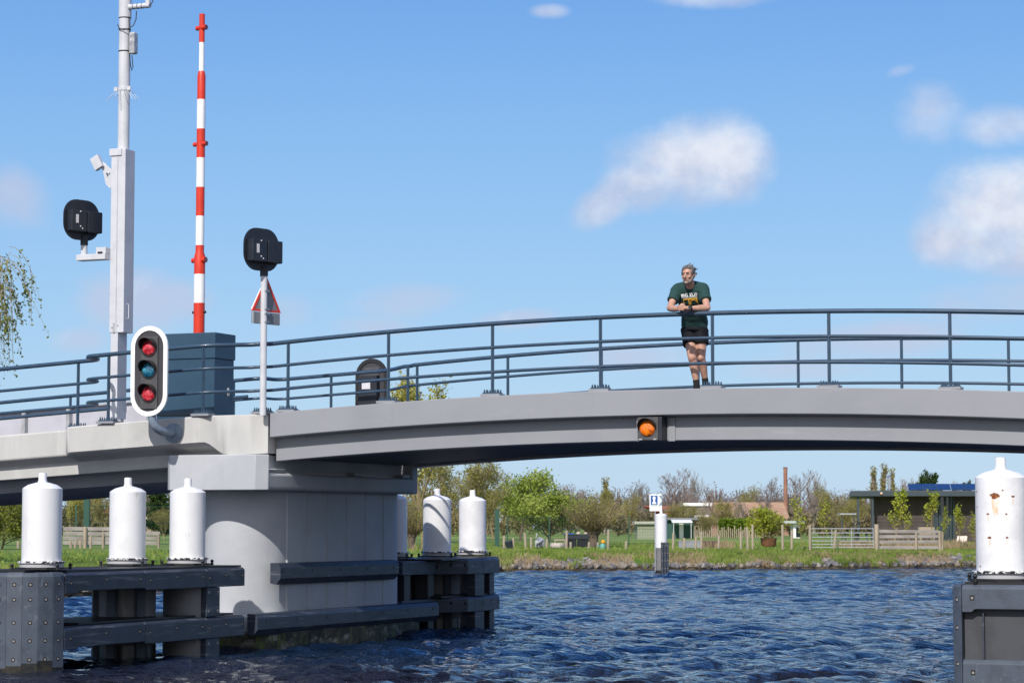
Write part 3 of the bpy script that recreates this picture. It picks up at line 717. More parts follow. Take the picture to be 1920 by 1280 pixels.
def dolphin_right():
    root = bthing('mooring_dolphin', 'dark fender dolphin with a rust spotted white pile at the right edge', 'mooring dolphin', 12.6, -7, 0)
    white_pile(root, 12.33, -7.62, rust=True, lr=.25); white_pile(root, 13.1, -4.6); white_pile(root, 12.6, -3.9)
    rust_runs(root)
    MB().box(12.03, 13.9, -7.95, -2.4, 1.245, 1.272).build('platform', M['black'], root, 0)
    # end face towards the viewer
    for z0, z1 in ((.978, 1.245), (-.1, .522)):
        m = MB(); 
        prof = [(0, z0), (0, z1-.035), (.035, z1), (.22, z1), (.22, z0)]
        cut = .03 if z0 > 0 else 0
        rings = []
        for x, lo in ((12.008, 0), (12.10, 0), (12.14, cut), (12.74, cut), (12.78, cut), (13.9, cut)):
            rings.append([(x, -8.0+o_, z+(lo if k in (0, 4) else 0)) for k, (o_, z) in enumerate(prof)])
        m.loft(rings, True); ob = m.build('end_beam', M['plastic'], root, 0, bevel=.008)
        h, b_ = MB(), MB()
        for x in (12.11, 12.72, 13.3):
            z = 1.12 if z0 > 0 else .40
            h.box(x-.022, x+.022, -8.003, -7.99, z-.024, z+.024); b_.box(x-.010, x+.012, -8.007, -7.99, z-.014, z+.008)
        h.build('bolt_hole', M['hole'], ob, 0); b_.build('bolt', M['bolt'], ob, 0)
    m = MB(); m.loft([[(11.905, -7.93, z), (12.004, -8.0, z), (12.004, -7.6, z), (11.905, -7.6, z)] for z in (-1, 1.22)]+[[(11.925, -7.92, 1.25), (12.0, -7.98, 1.25), (12.0, -7.6, 1.25), (11.925, -7.6, 1.25)]], True)
    pl = m.build('corner_plank', M['plastic'], root, 0, bevel=.006)
    h, b_ = MB(), MB()
    for z in (1.10, .83, .48, .27):
        c_ = Vector((11.955, -7.966, z)); h.box(c_.x-.014, c_.x+.014, c_.y-.003, c_.y+.003, z-.022, z+.022); b_.box(c_.x-.006, c_.x+.008, c_.y-.008, c_.y+.0, z-.012, z+.008)
    h.build('bolt_hole', M['hole'], pl, 0); b_.build('bolt', M['bolt'], pl, 0)
    for t in (-7.1, -6.6, -6.1, -5.6):
        m = MB(); m.box(11.905, 12.0, t-.49, t-.005, -1, 1.24); m.build('side_plank', M['plastic'], root, 0, bevel=.006)
    for z0, z1 in ((.968, 1.232), (.262, .555)): beam(root, (11.95, -2.4), (11.95, -5.6), z0, z1, cut=False)
    MB().box(12.2, 12.215, -7.96, -7.913, .53, .97).build('inner_web', M['beamp'], root, 0)
    MB().box(12.0, 13.9, -7.9, -3, .525, .545).build('lower_walkway', M['black'], root, 0)
    MB().box(12.016, 13.9, -7.912, -7.892, .3, 1.2).build('bulkhead', mat('dark_steel_plate', (.055, .058, .068), .6, col2=(.04, .042, .05), nscale=3), root, 0)
dolphin_right()

# ------------------------------------------------------------------ mast with camera
ms = bthing('camera_mast', 'tall white mast with a square lower casing on the balcony left of the oval signal', 'mast', -2.9, .6, 3.45)
s0, t0 = -3.05, .50
MB().box(s0, s0+.13, t0, t0+.27, 3.47, 4.83).build('lower_column', M['mastw'], ms, 0, bevel=.006)
m = MB(); m.box(s0-.02, s0+.235, t0-.01, t0+.27, 4.80, 7.66); ob = m.build('casing', M['mastw'], ms, 0, bevel=.005)
m = MB(); m.box(s0+.093, s0+.099, t0-.0125, t0-.009, 4.82, 7.52); m.box(s0+.105, s0+.108, t0-.0125, t0-.009, 4.82, 7.52); m.build('seam', M['galv'], ob, 0)
m = MB(); m.box(s0-.05, s0+.17, t0-.03, t0+.20, 7.555, 7.668); m.build('clamp_collar', M['mastw'], ms, 0, bevel=.008)
m = MB(); m.tube([(s0+.237, t0+.08, 5.02), (s0+.27, t0+.08, 5.02), (s0+.27, t0+.08, 5.24), (s0+.237, t0+.08, 5.24)], .008, 6); m.build('handle', M['mastw'], ms)
m = MB(); m.box(s0+.05, s0+.075, t0-.022, t0-.009, 4.80, 4.95)
for q in ((.02, 4.87), (.12, 4.90), (.03, 3.9)): m.box(s0+q[0], s0+q[0]+.02, t0-.02, t0-.006, q[1], q[1]+.02)
m.build('hinge', M['galv'], ms, 0)
pc = (s0+.115, t0+.12)
m = MB(); m.lathe([(.091, 7.60), (.091, 10.6), (.085, 11.2)], pc, 28); pole = m.build('round_pole', M['mastw'], ms, 40)
m = MB(); m.lathe([(.10, 9.75), (.10, 10.05)], pc, 28); m.build('pole_sleeve', M['mastw'], pole, 30)
m = MB()
for z in (9.745, 9.555, 9.215): m.lathe([(.094, z-.010), (.097, z-.006), (.097, z+.006), (.094, z+.010)], pc, 28)
m.build('strap', M['wirek'], pole, 40)
m = MB(); m.lathe([(.097, 8.59), (.10, 8.595), (.10, 8.645), (.097, 8.65)], pc, 28); m.box(pc[0]-.15, pc[0]-.09, pc[1]-.06, pc[1]-.04, 8.59, 8.65); m.box(pc[0]+.09, pc[0]+.15, pc[1]-.06, pc[1]-.04, 8.59, 8.65)
for a, l in ((-150, .26), (-135, .22), (-95, .30), (-100, .17), (-60, .22), (-30, .26), (-15, .24), (160, .2), (60, .2), (110, .2), (20, .2)):
    a = R(a); o1 = Vector((pc[0]+.10*math.cos(a), pc[1]+.10*math.sin(a), 8.60)); d = Vector((math.cos(a)*.75, math.sin(a)*.75, -.75)) if l < .29 else Vector((math.cos(a)*.25+.1, math.sin(a)*.25, -1))
    m.tube([o1, o1+d*l*.9], .004, 4)
m.build('spike_collar', M['mastw'], pole, 30)
m = MB(); m.tube([(pc[0]+.09, pc[1]-.03, 9.905), (pc[0]+.47, pc[1]-.03, 9.905)], .042, 14); m.tube([(pc[0]+.43, pc[1]-.03, 9.88), (pc[0]+.43, pc[1]-.03, 10.5)], .042, 14)
m.build('side_arm', M['mastw'], ms, 40)
m = MB()
for x in (.17, .25, .33): 
    m.loft([[(pc[0]+x+dx, pc[1]-.03+.046*math.cos(2*PI*k/16), 9.905+.046*math.sin(2*PI*k/16)) for k in range(16)] for dx in (0, .008)], True)
m.tube([(pc[0]-.07, pc[1]-.1, 9.63), (pc[0]-.03, pc[1]-.12, 9.56), (pc[0]+.06, pc[1]-.12, 9.53), (pc[0]+.13, pc[1]-.1, 9.55), (pc[0]+.19, pc[1]-.06, 9.60), (pc[0]+.225, pc[1]-.04, 9.70), (pc[0]+.225, pc[1]-.03, 9.83)], .008, 8)
m.tube([(pc[0]+.46, pc[1]-.04, 9.88), (pc[0]+.52, pc[1]-.04, 9.95), (pc[0]+.54, pc[1]-.04, 10.05), (pc[0]+.47, pc[1]-.04, 10.12)], .007, 6)
m.tube([(pc[0]+.1, pc[1]-.05, 9.75), (pc[0]+.108, pc[1]-.04, 9.5), (pc[0]+.11, pc[1]-.04, 9.2), (pc[0]+.13, pc[1]-.03, 8.98), (pc[0]+.155, pc[1]-.03, 8.90), (pc[0]+.175, pc[1]-.03, 8.95), (pc[0]+.15, pc[1]-.03, 9.14)], .008, 6)
m.build('cable', M['wirek'], ms, 50)
m = MB(); m.box(pc[0]+.115, pc[0]+.215, pc[1]-.07, pc[1]+.05, 9.16, 9.50); ob = m.build('junction_box', mat('clear_grey_box', (.25, .26, .29), .2, coat=.5, col2=(.5, .5, .52), nscale=14), ms, 0, bevel=.02, bseg=3)
m = MB(); m.tube([(pc[0]-.1, pc[1]-.02, 11.1), (pc[0]+.3, pc[1]-.05, 11.15)], .03, 8); m.build('top_arm', M['mastw'], ms)
m = MB(); m.box(s0-.25, s0+.55, t0-.16, t0+.35, zt(-2.9)+.001, zt(-2.9)+.045); m.box(s0+.14, s0+.18, t0-.1, t0+.0, zt(-2.9)+.045, zt(-2.9)+.1); m.build('foot_plate', M['mastw'], ms, 0, bevel=.005)
# small camera / reader on a tapered bracket
m = MB(); x_ = s0-.025
br = [(0, 7.10), (-.05, 7.06), (-.13, 7.13), (-.18, 7.33), (-.235, 7.45), (-.20, 7.49), (-.16, 7.47), (0, 7.33)]
# bracket plate in the s-z plane
m.loft([[(x_+a, t0+.05+dy, z) for a, z in br] for dy in (0, .012)], True); m.build('camera_bracket', M['mastw'], ms, 0)
m = MB(); q = Matrix.Rotation(R(-28), 3, 'Y')
vs = [q @ Vector((a, b, c)) for c in (-.105, .105) for b in (-.04, .04) for a in (-.075, .075)]
m.add([v+Vector((x_-.27, t0+.02, 7.47)) for v in vs], [(0,2,3,1),(4,5,7,6),(0,1,5,4),(1,3,7,5),(3,2,6,7),(2,0,4,6)])
cb = m.build('camera', M['mastw'], ms, 0, bevel=.006)
m = MB(); y_ = t0+.048
for pts in ([(-.125, 7.30), (-.10, 7.24), (-.085, 7.30)], [(-.10, 7.24), (-.06, 7.31), (-.045, 7.30)], [(-.135, 7.31), (-.125, 7.295), (-.10, 7.30)]): m.loft([[(x_+a, y_+dy, z) for a, z in pts] for dy in (0, .004)], True)
m.build('emblem', M['cab'], cb, 0)

# ------------------------------------------------------------------ road lights seen from behind
def road_light(label, s, t, z0, arm=None):
    root = bthing('crossing_light', label, 'crossing light', s, t, z0, 'road lights seen from behind')
    th = R(72)          # plate direction in plan
    e = Vector((math.cos(th-R(0)), math.sin(th), 0)); n = Vector((math.sin(th), -math.cos(th), 0))   # n: towards the viewer, right
    c = Vector((s, t, z0+.30))-e*.06
    def rr(w, h, r, k=8):
        p = []
        for cx, cy, a0 in ((w-r, h-r, 0), (-w+r, h-r, 90), (-w+r, -h+r, 180), (w-r, -h+r, 270)):
            p += [((cx+r*math.cos(R(a0+90*i/k))), cy+r*math.sin(R(a0+90*i/k))) for i in range(k+1)]
        return p
    def pr(mb, pts, o0, o1): mb.loft([[tuple(c+e*a+n*o_+Vector((0, 0, b))) for a, b in pts] for o_ in (o0, o1)], True)
    m = MB(); pr(m, rr(.35, .315, .25), -.012, .012); m.build('backboard', M['blackp'], root, 30)
    for a, nm in ((-.15, .14), (.16, .14)):
        m = MB(); pr(m, [(a+x, y-.03) for x, y in rr(.145, .165, .012, 2)], .012, .14); b_ = m.build('lamp_box', M['blackp'], root, 0, bevel=.014)
        m = MB(); pr(m, [(a+x, y-.03) for x, y in rr(.135, .145, .012, 2)], -.05, -.012); m.build('lamp_front', M['black'], root, 0)
    m = MB(); pr(m, [(-.17-.155+x, y+.0) for x, y in rr(.001, .06, .001, 1)], .05, .10); 
    vs = [c+e*(-.327)+n*o_+Vector((0, 0, z)) for o_, z in ((.06, -.07), (.10, -.07), (.10, .07), (.06, .07))]
    vs2 = [v-e*.004 for v in vs]; m = MB()
    vs = [c+e*(-.12+x)+n*.141+Vector((0, 0, z)) for x, z in ((-.10, -.07), (-.05, -.07), (-.05, .06), (-.10, .06))]
    m.loft([[tuple(v) for v in vs], [tuple(v+n*.004) for v in vs]], True)
    m.build('sticker', M['sticker'], root, 30)
    for x, z in ((-.13, .11), (-.13, -.12), (-.09, -.15)): 
        q = c+e*x+n*.142+Vector((0, 0, z)); m = MB(); m.ball(q, .012, 4); m.build('screw', M['sticker'], root, 30)
    m = MB(); m.lathe([(.06, z0-.09), (.06, z0+.02), (.075, z0+.06)], (s, t), 16); m.build('socket', M['blackp'], root, 30)
    if arm: arm(root)
    return root
def arm_mast(root):
    m = MB(); m.lathe([(.052, 5.995), (.052, 6.24)], (-3.50, .42), 16); m.build('stub_pole', M['mastw'], root, 30)
    m = MB(); m.box(-3.60, -3.07, .34, .52, 5.93, 6.02); m.box(-3.25, -3.07, .36, .50, 6.02, 6.12); m.build('arm', M['mastw'], root, 0, bevel=.008)
    m = MB(); m.box(-3.20, -3.12, .335, .345, 6.02, 6.05); m.build('arm_slot', M['wirek'], root, 0)
road_light('black twin road light seen from behind on a short arm of the white mast', -3.50, .42, 6.26, arm_mast)
def pole_c(root):
    m = MB(); m.lathe([(.05, 3.44), (.05, 5.56)], (-.02, -.13), 18); m.build('pole', M['mastw'], root, 30)
road_light('black twin road light seen from behind on its own pole above a triangle', -.02, -.13, 5.585, pole_c)
# warning sign pair
ws = bthing('warning_sign', 'back of a red rimmed triangular warning sign with small plate below', 'road sign', -.02, -.07, 4.9)
th = R(73); e = Vector((math.cos(th), math.sin(th), 0)); n = Vector((math.sin(th), -math.cos(th), 0)); c0 = Vector((-.02, -.05, 0))
def slab(mb, pts, o0, o1): mb.loft([[tuple(c0+e*a+n*o_+Vector((0, 0, b))) for a, b in pts] for o_ in (o0, o1)], True)
w_ = .285
m = MB(); slab(m, [(-w_, 4.985), (w_, 4.985), (w_+.01, 5.0), (.02, 5.475), (-.02, 5.475), (-w_-.01, 5.0)], -.02, -.006); m.build('triangle_face', M['signw'], ws, 0)
m = MB(); o_ = [(-w_-.012, 4.975), (w_+.012, 4.975), (0, 5.50)]; i_ = [(-w_+.045, 5.005), (w_-.045, 5.005), (0, 5.43)]
rg = [[tuple(c0+e*a+n*q+Vector((0, 0, b))) for a, b in p] for p, q in ((o_, -.024), (o_, .006), (i_, .006), (i_, -.024))]; m.loft(rg+[rg[0]], True, False); m.build('red_rim', M['red'], ws, 0)
m = MB(); slab(m, i_, -.006, .0); m.build('triangle_back', M['alu'], ws, 0)
m = MB(); slab(m, [(-w_, 4.79), (w_, 4.79), (w_, 4.965), (-w_, 4.965)], -.02, -.004); slab(m, [(-w_, 4.79), (-w_+.03, 4.79), (-w_+.03, 4.965), (-w_, 4.965)], -.02, .012); m.build('lower_plate_front', M['galv'], ws, 0)
m = MB(); slab(m, [(-w_+.035, 4.80), (w_-.01, 4.80), (w_-.01, 4.955), (-w_+.035, 4.955)], -.004, .003); m.build('lower_plate_back', M['alu'], ws, 0)
m = MB(); 
for z in (5.01, 5.28, 4.82, 4.94): m.box(-.075, .035, -.17, -.045, z-.012, z+.012)
m.build('clamp', M['galv'], ws, 0)

# ------------------------------------------------------------------ barrier
bx = bthing('barrier_cabinet', 'slate blue steel barrier cabinet behind the railing beside the oval signal', 'cabinet', -1.8, .9, 3.47)
z0 = zt(-1.7)
MB().box(-2.25, -1.24, .56, 1.16, z0+.05, 4.36).build('body', M['cab'], bx, 0, bevel=.006)
MB().box(-2.265, -1.222, .542, 1.178, 4.362, 4.755).build('lid', M['cab'], bx, 0, bevel=.008)
m = MB(); m.box(-2.20, -1.30, .535, .558, z0+.12, z0+.13); m.build('seam', M['black'], bx, 0)
m = MB(); m.lathe([(.032, 0), (.032, .02), (.018, .03)], (0, 0), 12)
lk = MB(); lk.v = [Vector((-1.24+v.z, .98+v.x*.9, 3.86+v.y*2.2)) for v in m.v]; lk.f = m.f; lk.mi = m.mi; lk.build('lock', M['galv'], bx, 40)
MB().box(-2.32, -1.17, .50, 1.22, z0+.002, z0+.048).build('foot_plate', M['cab'], bx, 0)
rng = random.Random(3); m = MB()
for i in range(500):     # dirt and dead leaves along the foot of the cabinet
    x = rng.uniform(-2.35, -.9); y = .36+rng.uniform(-.06, .1); z = z0+.012; a = rng.random()*6
    r_ = rng.uniform(.008, .02); m.add([(x+r_*math.cos(a+q), y+r_*math.sin(a+q), z+rng.uniform(0, .025)) for q in (0, 2, 4)], [(0, 1, 2)])
tag(m.build('dirt', M['mossy'], None, 0), None, None, None, 'stuff')
bb = bthing('barrier_boom', 'raised red and white striped barrier boom standing upright out of the blue cabinet', 'barrier', -1.69, .86, 4.75)
zy = [9.752, 9.306, 8.853, 8.409, 7.949, 7.498, 7.04, 6.591, 6.135, 5.688, 5.241, 4.756]
def br_(z): return .044 if z > 8.86 else (.066 if z > 6.0 else .086)
pb = (-1.69, .86)
for i in range(11):
    z1, z0_ = zy[i], zy[i+1]; prof = []
    if i == 2: prof = [(.064, z0_), (.064, 8.785), (.046, z1)]
    elif i == 8: prof = [(.086, z0_), (.086, 5.965), (.066, 6.03), (.066, z1)]
    else: rr_ = br_((z0_+z1)/2); prof = [(rr_, z0_), (rr_, z1)]
    if i == 1: prof = [(.042, z0_), (.042, z1)]
    m = MB(); m.lathe(prof, pb, 28); m.build('red_section' if i % 2 == 0 else 'white_section', M['red'] if i % 2 == 0 else M['bw'], bb, 40)
for z, w, rr_ in ((9.533, .10, .036), (7.712, .13, .034), (5.905, .135, .04)):
    m = MB(); d = Vector((math.cos(R(-12)), math.sin(R(-12)), 0)); c_ = Vector((pb[0], pb[1]-.015, z))
    m.tube([c_-d*w, c_-d*(w-.03), c_+d*(w-.02)], rr_, 16); m.tube([c_+d*(w-.025), c_+d*w], rr_*1.15, 16); lm = m.build('lamp_holder', M['red'], bb, 40)
    m = MB(); m.tube([c_+d*w, c_+d*(w+.006)], rr_*.98, 16); m.build('lamp_glass', mat('dark_red_glass', (.12, .01, .012), .15, coat=1), lm, 40)
m = MB(); m.tube([(pb[0]-.115, pb[1], 5.10), (pb[0]+.115, pb[1], 5.10)], .012, 8); m.tube([(pb[0]-.115, pb[1], 5.10), (pb[0]-.09, pb[1], 5.10)], .022, 8); m.tube([(pb[0]+.09, pb[1], 5.10), (pb[0]+.115, pb[1], 5.10)], .022, 8); m.build('pin', M['wirek'], bb, 40)

# parapet wall / tanks behind the left railing : pale panels on the far side of the approach
pw = bthing('guard_wall', 'low pale metal panel wall along the far side of the left approach', 'wall', -9, WD-.6, 3)
m = MB(); m.sweep([(WD-.80, 0), (WD-.80, .75), (WD-.76, .75), (WD-.76, 0)], lin(-17, -3.4, 20), zt); m.build('panel', mat('pale_metal_panel', (.48, .48, .54), .5, col2=(.42, .42, .47), nscale=2), pw, 0)
m = MB(); m.sweep([(WD-.86, .75), (WD-.86, .78), (WD-.72, .78), (WD-.72, .75)], lin(-17, -3.4, 20), zt); m.build('capping', M['galv'], pw, 0)
for i, s in enumerate(lin(-16.5, -3.6, 15)):
    MB().box(s-.035, s+.035, WD-.90, WD-.81, zt(s)-.04, zt(s)+.76).build('wall_post', M['galv'], pw, 0)
gr_ = bthing('guard_rail', 'galvanised box brackets and broken blue tube in front of the pale panel wall', 'guard rail', -9, WD-1.0, 3)
for a, b in ((-16, -8.3), (-7.85, -5.3), (-4.35, -2.6)):
    m = MB(); m.tube([(s, WD-1.25, zt(s)+.64) for s in lin(a, b, 6)], .03, 10); m.build('tube_rail', M['rail'], gr_, 60)
for s in (-8.1, -5.1, -4.5):
    MB().box(s-.2, s+.12, WD-1.32, WD-1.2, zt(s)+.56, zt(s)+.72).build('bracket', M['galv'], gr_, 0, bevel=.005)
    MB().box(s-.05, s+.05, WD-1.28, WD-1.18, zt(s)-.05, zt(s)+.56).build('bracket_post', M['galv'], gr_, 0)
# ------------------------------------------------------------------ vegetation
def leafmat(name, c1, c2, sc_=.5):
    m = bpy.data.materials.new(name); m.use_nodes = True; t = m.node_tree; t.nodes.clear()
    o = t.nodes.new('ShaderNodeOutputMaterial'); d = t.nodes.new('ShaderNodeBsdfDiffuse'); tr = t.nodes.new('ShaderNodeBsdfTranslucent'); mx = t.nodes.new('ShaderNodeMixShader')
    mx.inputs[0].default_value = .35; tcn = t.nodes.new('ShaderNodeTexCoord'); n = t.nodes.new('ShaderNodeTexNoise'); n.inputs['Scale'].default_value = sc_; n.inputs['Detail'].default_value = 5
    t.links.new(tcn.outputs['Object'], n.inputs[0]); mr = t.nodes.new('ShaderNodeMapRange'); mr.inputs[1].default_value = .38; mr.inputs[2].default_value = .62; t.links.new(n.outputs[0], mr.inputs[0])
    x = t.nodes.new('ShaderNodeMix'); x.data_type = 'RGBA'; t.links.new(mr.outputs[0], x.inputs[0]); x.inputs[6].default_value = (*c1, 1); x.inputs[7].default_value = (*c2, 1)
    t.links.new(x.outputs[2], d.inputs[0]); t.links.new(x.outputs[2], tr.inputs[0]); t.links.new(d.outputs[0], mx.inputs[1]); t.links.new(tr.outputs[0], mx.inputs[2]); t.links.new(mx.outputs[0], o.inputs[0])
    return m
LM = dict(
    olive=leafmat('olive_buds', (.22, .21, .06), (.36, .33, .11)), bright=leafmat('fresh_green_leaves', (.20, .27, .045), (.40, .46, .11)),
    willow=leafmat('yellow_willow_leaves', (.36, .34, .08), (.48, .45, .15)), dark=leafmat('dark_green_needles', (.03, .06, .02), (.06, .10, .03)),
    sap=leafmat('lime_leaves', (.30, .36, .04), (.42, .42, .07)), hedge=leafmat('hedge_leaves', (.09, .16, .02), (.16, .23, .03)), pale=leafmat('pale_blossom_buds', (.30, .28, .18), (.42, .40, .28)),
    leftg=leafmat('left_tree_leaves', (.12, .16, .025), (.27, .29, .06)))
BK = dict(brown=mat('brown_bark', (.14, .105, .08), .9, col2=(.09, .07, .055), nscale=3), grey=mat('grey_bark', (.29, .25, .21), .9, col2=(.13, .11, .09), nscale=3),
          ochre=mat('ochre_bark', (.27, .21, .11), .9, col2=(.17, .13, .08), nscale=3), purple=mat('purple_brown_twigs', (.25, .19, .17), .9, col2=(.17, .13, .125), nscale=1))
class TB:
    def __init__(s): s.v = []; s.f = []; s.n = 0
    def tube(s, pts, r0, r1, k=3):
        n = len(pts); base = s.n
        for i, p in enumerate(pts):
            d = pts[min(i+1, n-1)]-pts[max(i-1, 0)]; L = math.sqrt(d.dot(d)) or 1; d = d/L
            a = np.cross(d, (0.31, .95, .07)); a /= (np.linalg.norm(a) or 1); b = np.cross(d, a); r = r0+(r1-r0)*i/(n-1)
            for j in range(k): q = 2*PI*j/k; s.v.append(p+(a*math.cos(q)+b*math.sin(q))*r)
        for i in range(n-1):
            for j in range(k):
                x = base+i*k+j; y = base+i*k+(j+1) % k; s.f.append((x, y, y+k, x+k))
        s.n += n*k
    def leaves(s, P, size, rng):
        P = np.asarray(P); m = len(P)
        if not m: return
        a = rng.normal(size=(m, 3)); a /= np.linalg.norm(a, axis=1)[:, None]; b = np.cross(a, rng.normal(size=(m, 3))); b /= np.linalg.norm(b, axis=1)[:, None]
        sz = size*(.5+rng.random((m, 1))); a = a*sz; b = b*sz*.6
        q = np.stack([P-a, P-b, P+a, P+b], 1).reshape(-1, 3); base = s.n
        s.v += list(q); s.f += [(base+4*i, base+4*i+1, base+4*i+2, base+4*i+3) for i in range(m)]; s.n += 4*m
    def mesh(s, name, mats, mi=None):
        me = bpy.data.meshes.new(name); me.from_pydata([tuple(p) for p in s.v], [], s.f)
        for m in mats: me.materials.append(m)
        if mi is not None: me.polygons.foreach_set('material_index', mi)
        me.update(); return me
def grow(seed, H=10, spread=.55, trunk=.25, levels=4, kids=(5, 5, 4, 4), up=.35, r0=.22, curve=.25, leaf=None, nleaf=0, lsize=.12, ratio=.62, droop=0, scatter=.25, kb=5, rmin=.008):
    rng = np.random.default_rng(seed); T, K = TB(), TB(); tips = []; wob = lambda s_: rng.normal(size=3)*s_
    def br(p, d, L, r, lev):
        n = 5 if lev < 2 else 4; pts = [p]; dd = d.copy()
        for i in range(n-1):
            dd = dd+wob(curve*.5)+np.array([0, 0, (up*.35 if not droop else -droop*lev*.3)]); dd /= np.linalg.norm(dd); pts.append(pts[-1]+dd*L/(n-1))
        (T if lev < 2 else K).tube(pts, r, r*(.55 if lev < levels else .4), kb if lev < 2 else 3)
        if lev >= levels-1: tips.extend(pts[1:])
        if lev < levels:
            for k in range(kids[lev]):
                f = (trunk if lev == 0 else .25)+(1-(trunk if lev == 0 else .25))*(k+rng.random())/kids[lev]
                i = min(n-2, int(f*(n-1))); q = pts[i]+(pts[i+1]-pts[i])*(f*(n-1)-i)
                a = rng.random()*2*PI; side = np.array([math.cos(a), math.sin(a), .1]); dn = dd*(1-spread)+side*spread+np.array([0, 0, up*.3]); dn /= np.linalg.norm(dn)
                br(q, dn, L*ratio*(1.15-.4*f if lev == 0 else 1-.3*f)*(.8+.4*rng.random()), max(r*.5*(1-.3*f), rmin), lev+1)
    br(np.zeros(3), np.array([rng.normal()*.03, rng.normal()*.03, 1.]), H*.72, r0, 0)
    nt_ = len(K.f)
    if nleaf:
        tips_ = np.array(tips); P = tips_[rng.integers(0, len(tips_), nleaf)]+rng.normal(size=(nleaf, 3))*scatter
        K.leaves(P, lsize, rng)
    # normalise height
    zmax = max(p[2] for p in K.v); s_ = H/zmax
    T.v = [p*s_ for p in T.v]; K.v = [p*s_ for p in K.v]
    return T, K, nt_
def proto(seed, bark, leaf, **k):
    T, K, nt_ = grow(seed, leaf=leaf, **k)
    tm = T.mesh('trunk', [BK[bark]]); mi = [0]*nt_+[1]*(len(K.f)-nt_)
    cm_ = K.mesh('crown', [BK[bark]]+([LM[leaf]] if leaf else []), mi)
    return tm, cm_, k.get('H', 10)
def place(pr, label, X, Y, h, w=1.0, rz=0, group='trees on the far bank', name='tree', cat='tree', z=None):
    z = gz_(X, Y)-.05 if z is None else z
    o = bpy.data.objects.new(name, None); C.objects.link(o); o.location = (X, Y, z); o.rotation_euler = (0, 0, rz); s_ = h/pr[2]; o.scale = (s_*w, s_*w, s_)
    tag(o, label, cat, group)
    for nm, me in (('trunk', pr[0]), ('crown', pr[1])):
        c_ = bpy.data.objects.new(nm, me); C.objects.link(c_); c_.parent = o
    return o
def px(x, ytop, Y):
    p = at(x, ytop, Y); return p.x, p.z
PR = {}
PR['bare'] = proto(11, 'purple', None, H=10, spread=.62, levels=4, kids=(9, 6, 5, 5), r0=.26, up=.35, rmin=.022, trunk=.15)
PR['bare2'] = proto(12, 'grey', None, H=10, spread=.5, levels=4, kids=(10, 6, 5, 5), r0=.24, up=.55, rmin=.020, trunk=.15)
PR['olive'] = proto(13, 'ochre', 'olive', H=10, spread=.6, levels=4, kids=(9, 6, 4, 3), r0=.17, nleaf=5200, lsize=.12, scatter=.28, rmin=.016, trunk=.12)
PR['olive2'] = proto(14, 'ochre', 'olive', H=10, spread=.55, levels=3, kids=(13, 8, 6), r0=.15, up=.5, trunk=.1, nleaf=3200, lsize=.12, scatter=.33, rmin=.016)
PR['bright'] = proto(15, 'brown', 'bright', H=10, spread=.75, levels=3, kids=(16, 8, 6), r0=.2, trunk=.05, up=.15, nleaf=7000, lsize=.19, scatter=.38, ratio=.72)
PR['bright2'] = proto(16, 'brown', 'bright', H=10, spread=.7, levels=3, kids=(14, 8, 6), r0=.2, trunk=.1, up=.25, nleaf=5200, lsize=.18, scatter=.4, ratio=.62)
PR['willow'] = proto(17, 'ochre', 'willow', H=10, spread=.45, levels=3, kids=(12, 9, 7), r0=.2, trunk=.25, up=.7, nleaf=7500, lsize=.11, scatter=.25, ratio=.55)
PR['poplar'] = proto(18, 'purple', 'olive', H=10, spread=.28, levels=3, kids=(38, 7, 5), r0=.16, trunk=.06, up=.9, ratio=.27, curve=.06, nleaf=1500, lsize=.1, scatter=.12, rmin=.022)
PR['conifer'] = proto(19, 'brown', 'dark', H=10, spread=.85, levels=2, kids=(46, 9), r0=.16, trunk=.08, up=.1, ratio=.26, nleaf=7000, lsize=.16, scatter=.22)
PR['left'] = proto(20, 'brown', 'leftg', H=10, spread=.75, levels=3, kids=(16, 8, 6), r0=.2, trunk=.05, up=.15, nleaf=8000, lsize=.2, scatter=.45, ratio=.75)
PR['sapling'] = proto(21, 'ochre', 'sap', H=3, spread=.5, levels=2, kids=(15, 5), r0=.03, trunk=.3, up=.75, ratio=.34, nleaf=620, lsize=.055, scatter=.07)
PR['sapling3'] = proto(29, 'ochre', 'sap', H=3, spread=.55, levels=2, kids=(12, 6), r0=.028, trunk=.4, up=.9, ratio=.36, nleaf=480, lsize=.055, scatter=.07)
PR['sapling2'] = proto(22, 'ochre', 'sap', H=3, spread=.6, levels=2, kids=(11, 5), r0=.028, trunk=.3, up=.8, ratio=.34, nleaf=330, lsize=.055, scatter=.06)
PR['bush'] = proto(23, 'ochre', 'sap', H=3, spread=.75, levels=2, kids=(40, 7), r0=.04, trunk=.06, up=.35, ratio=.50, nleaf=2600, lsize=.07, scatter=.12)

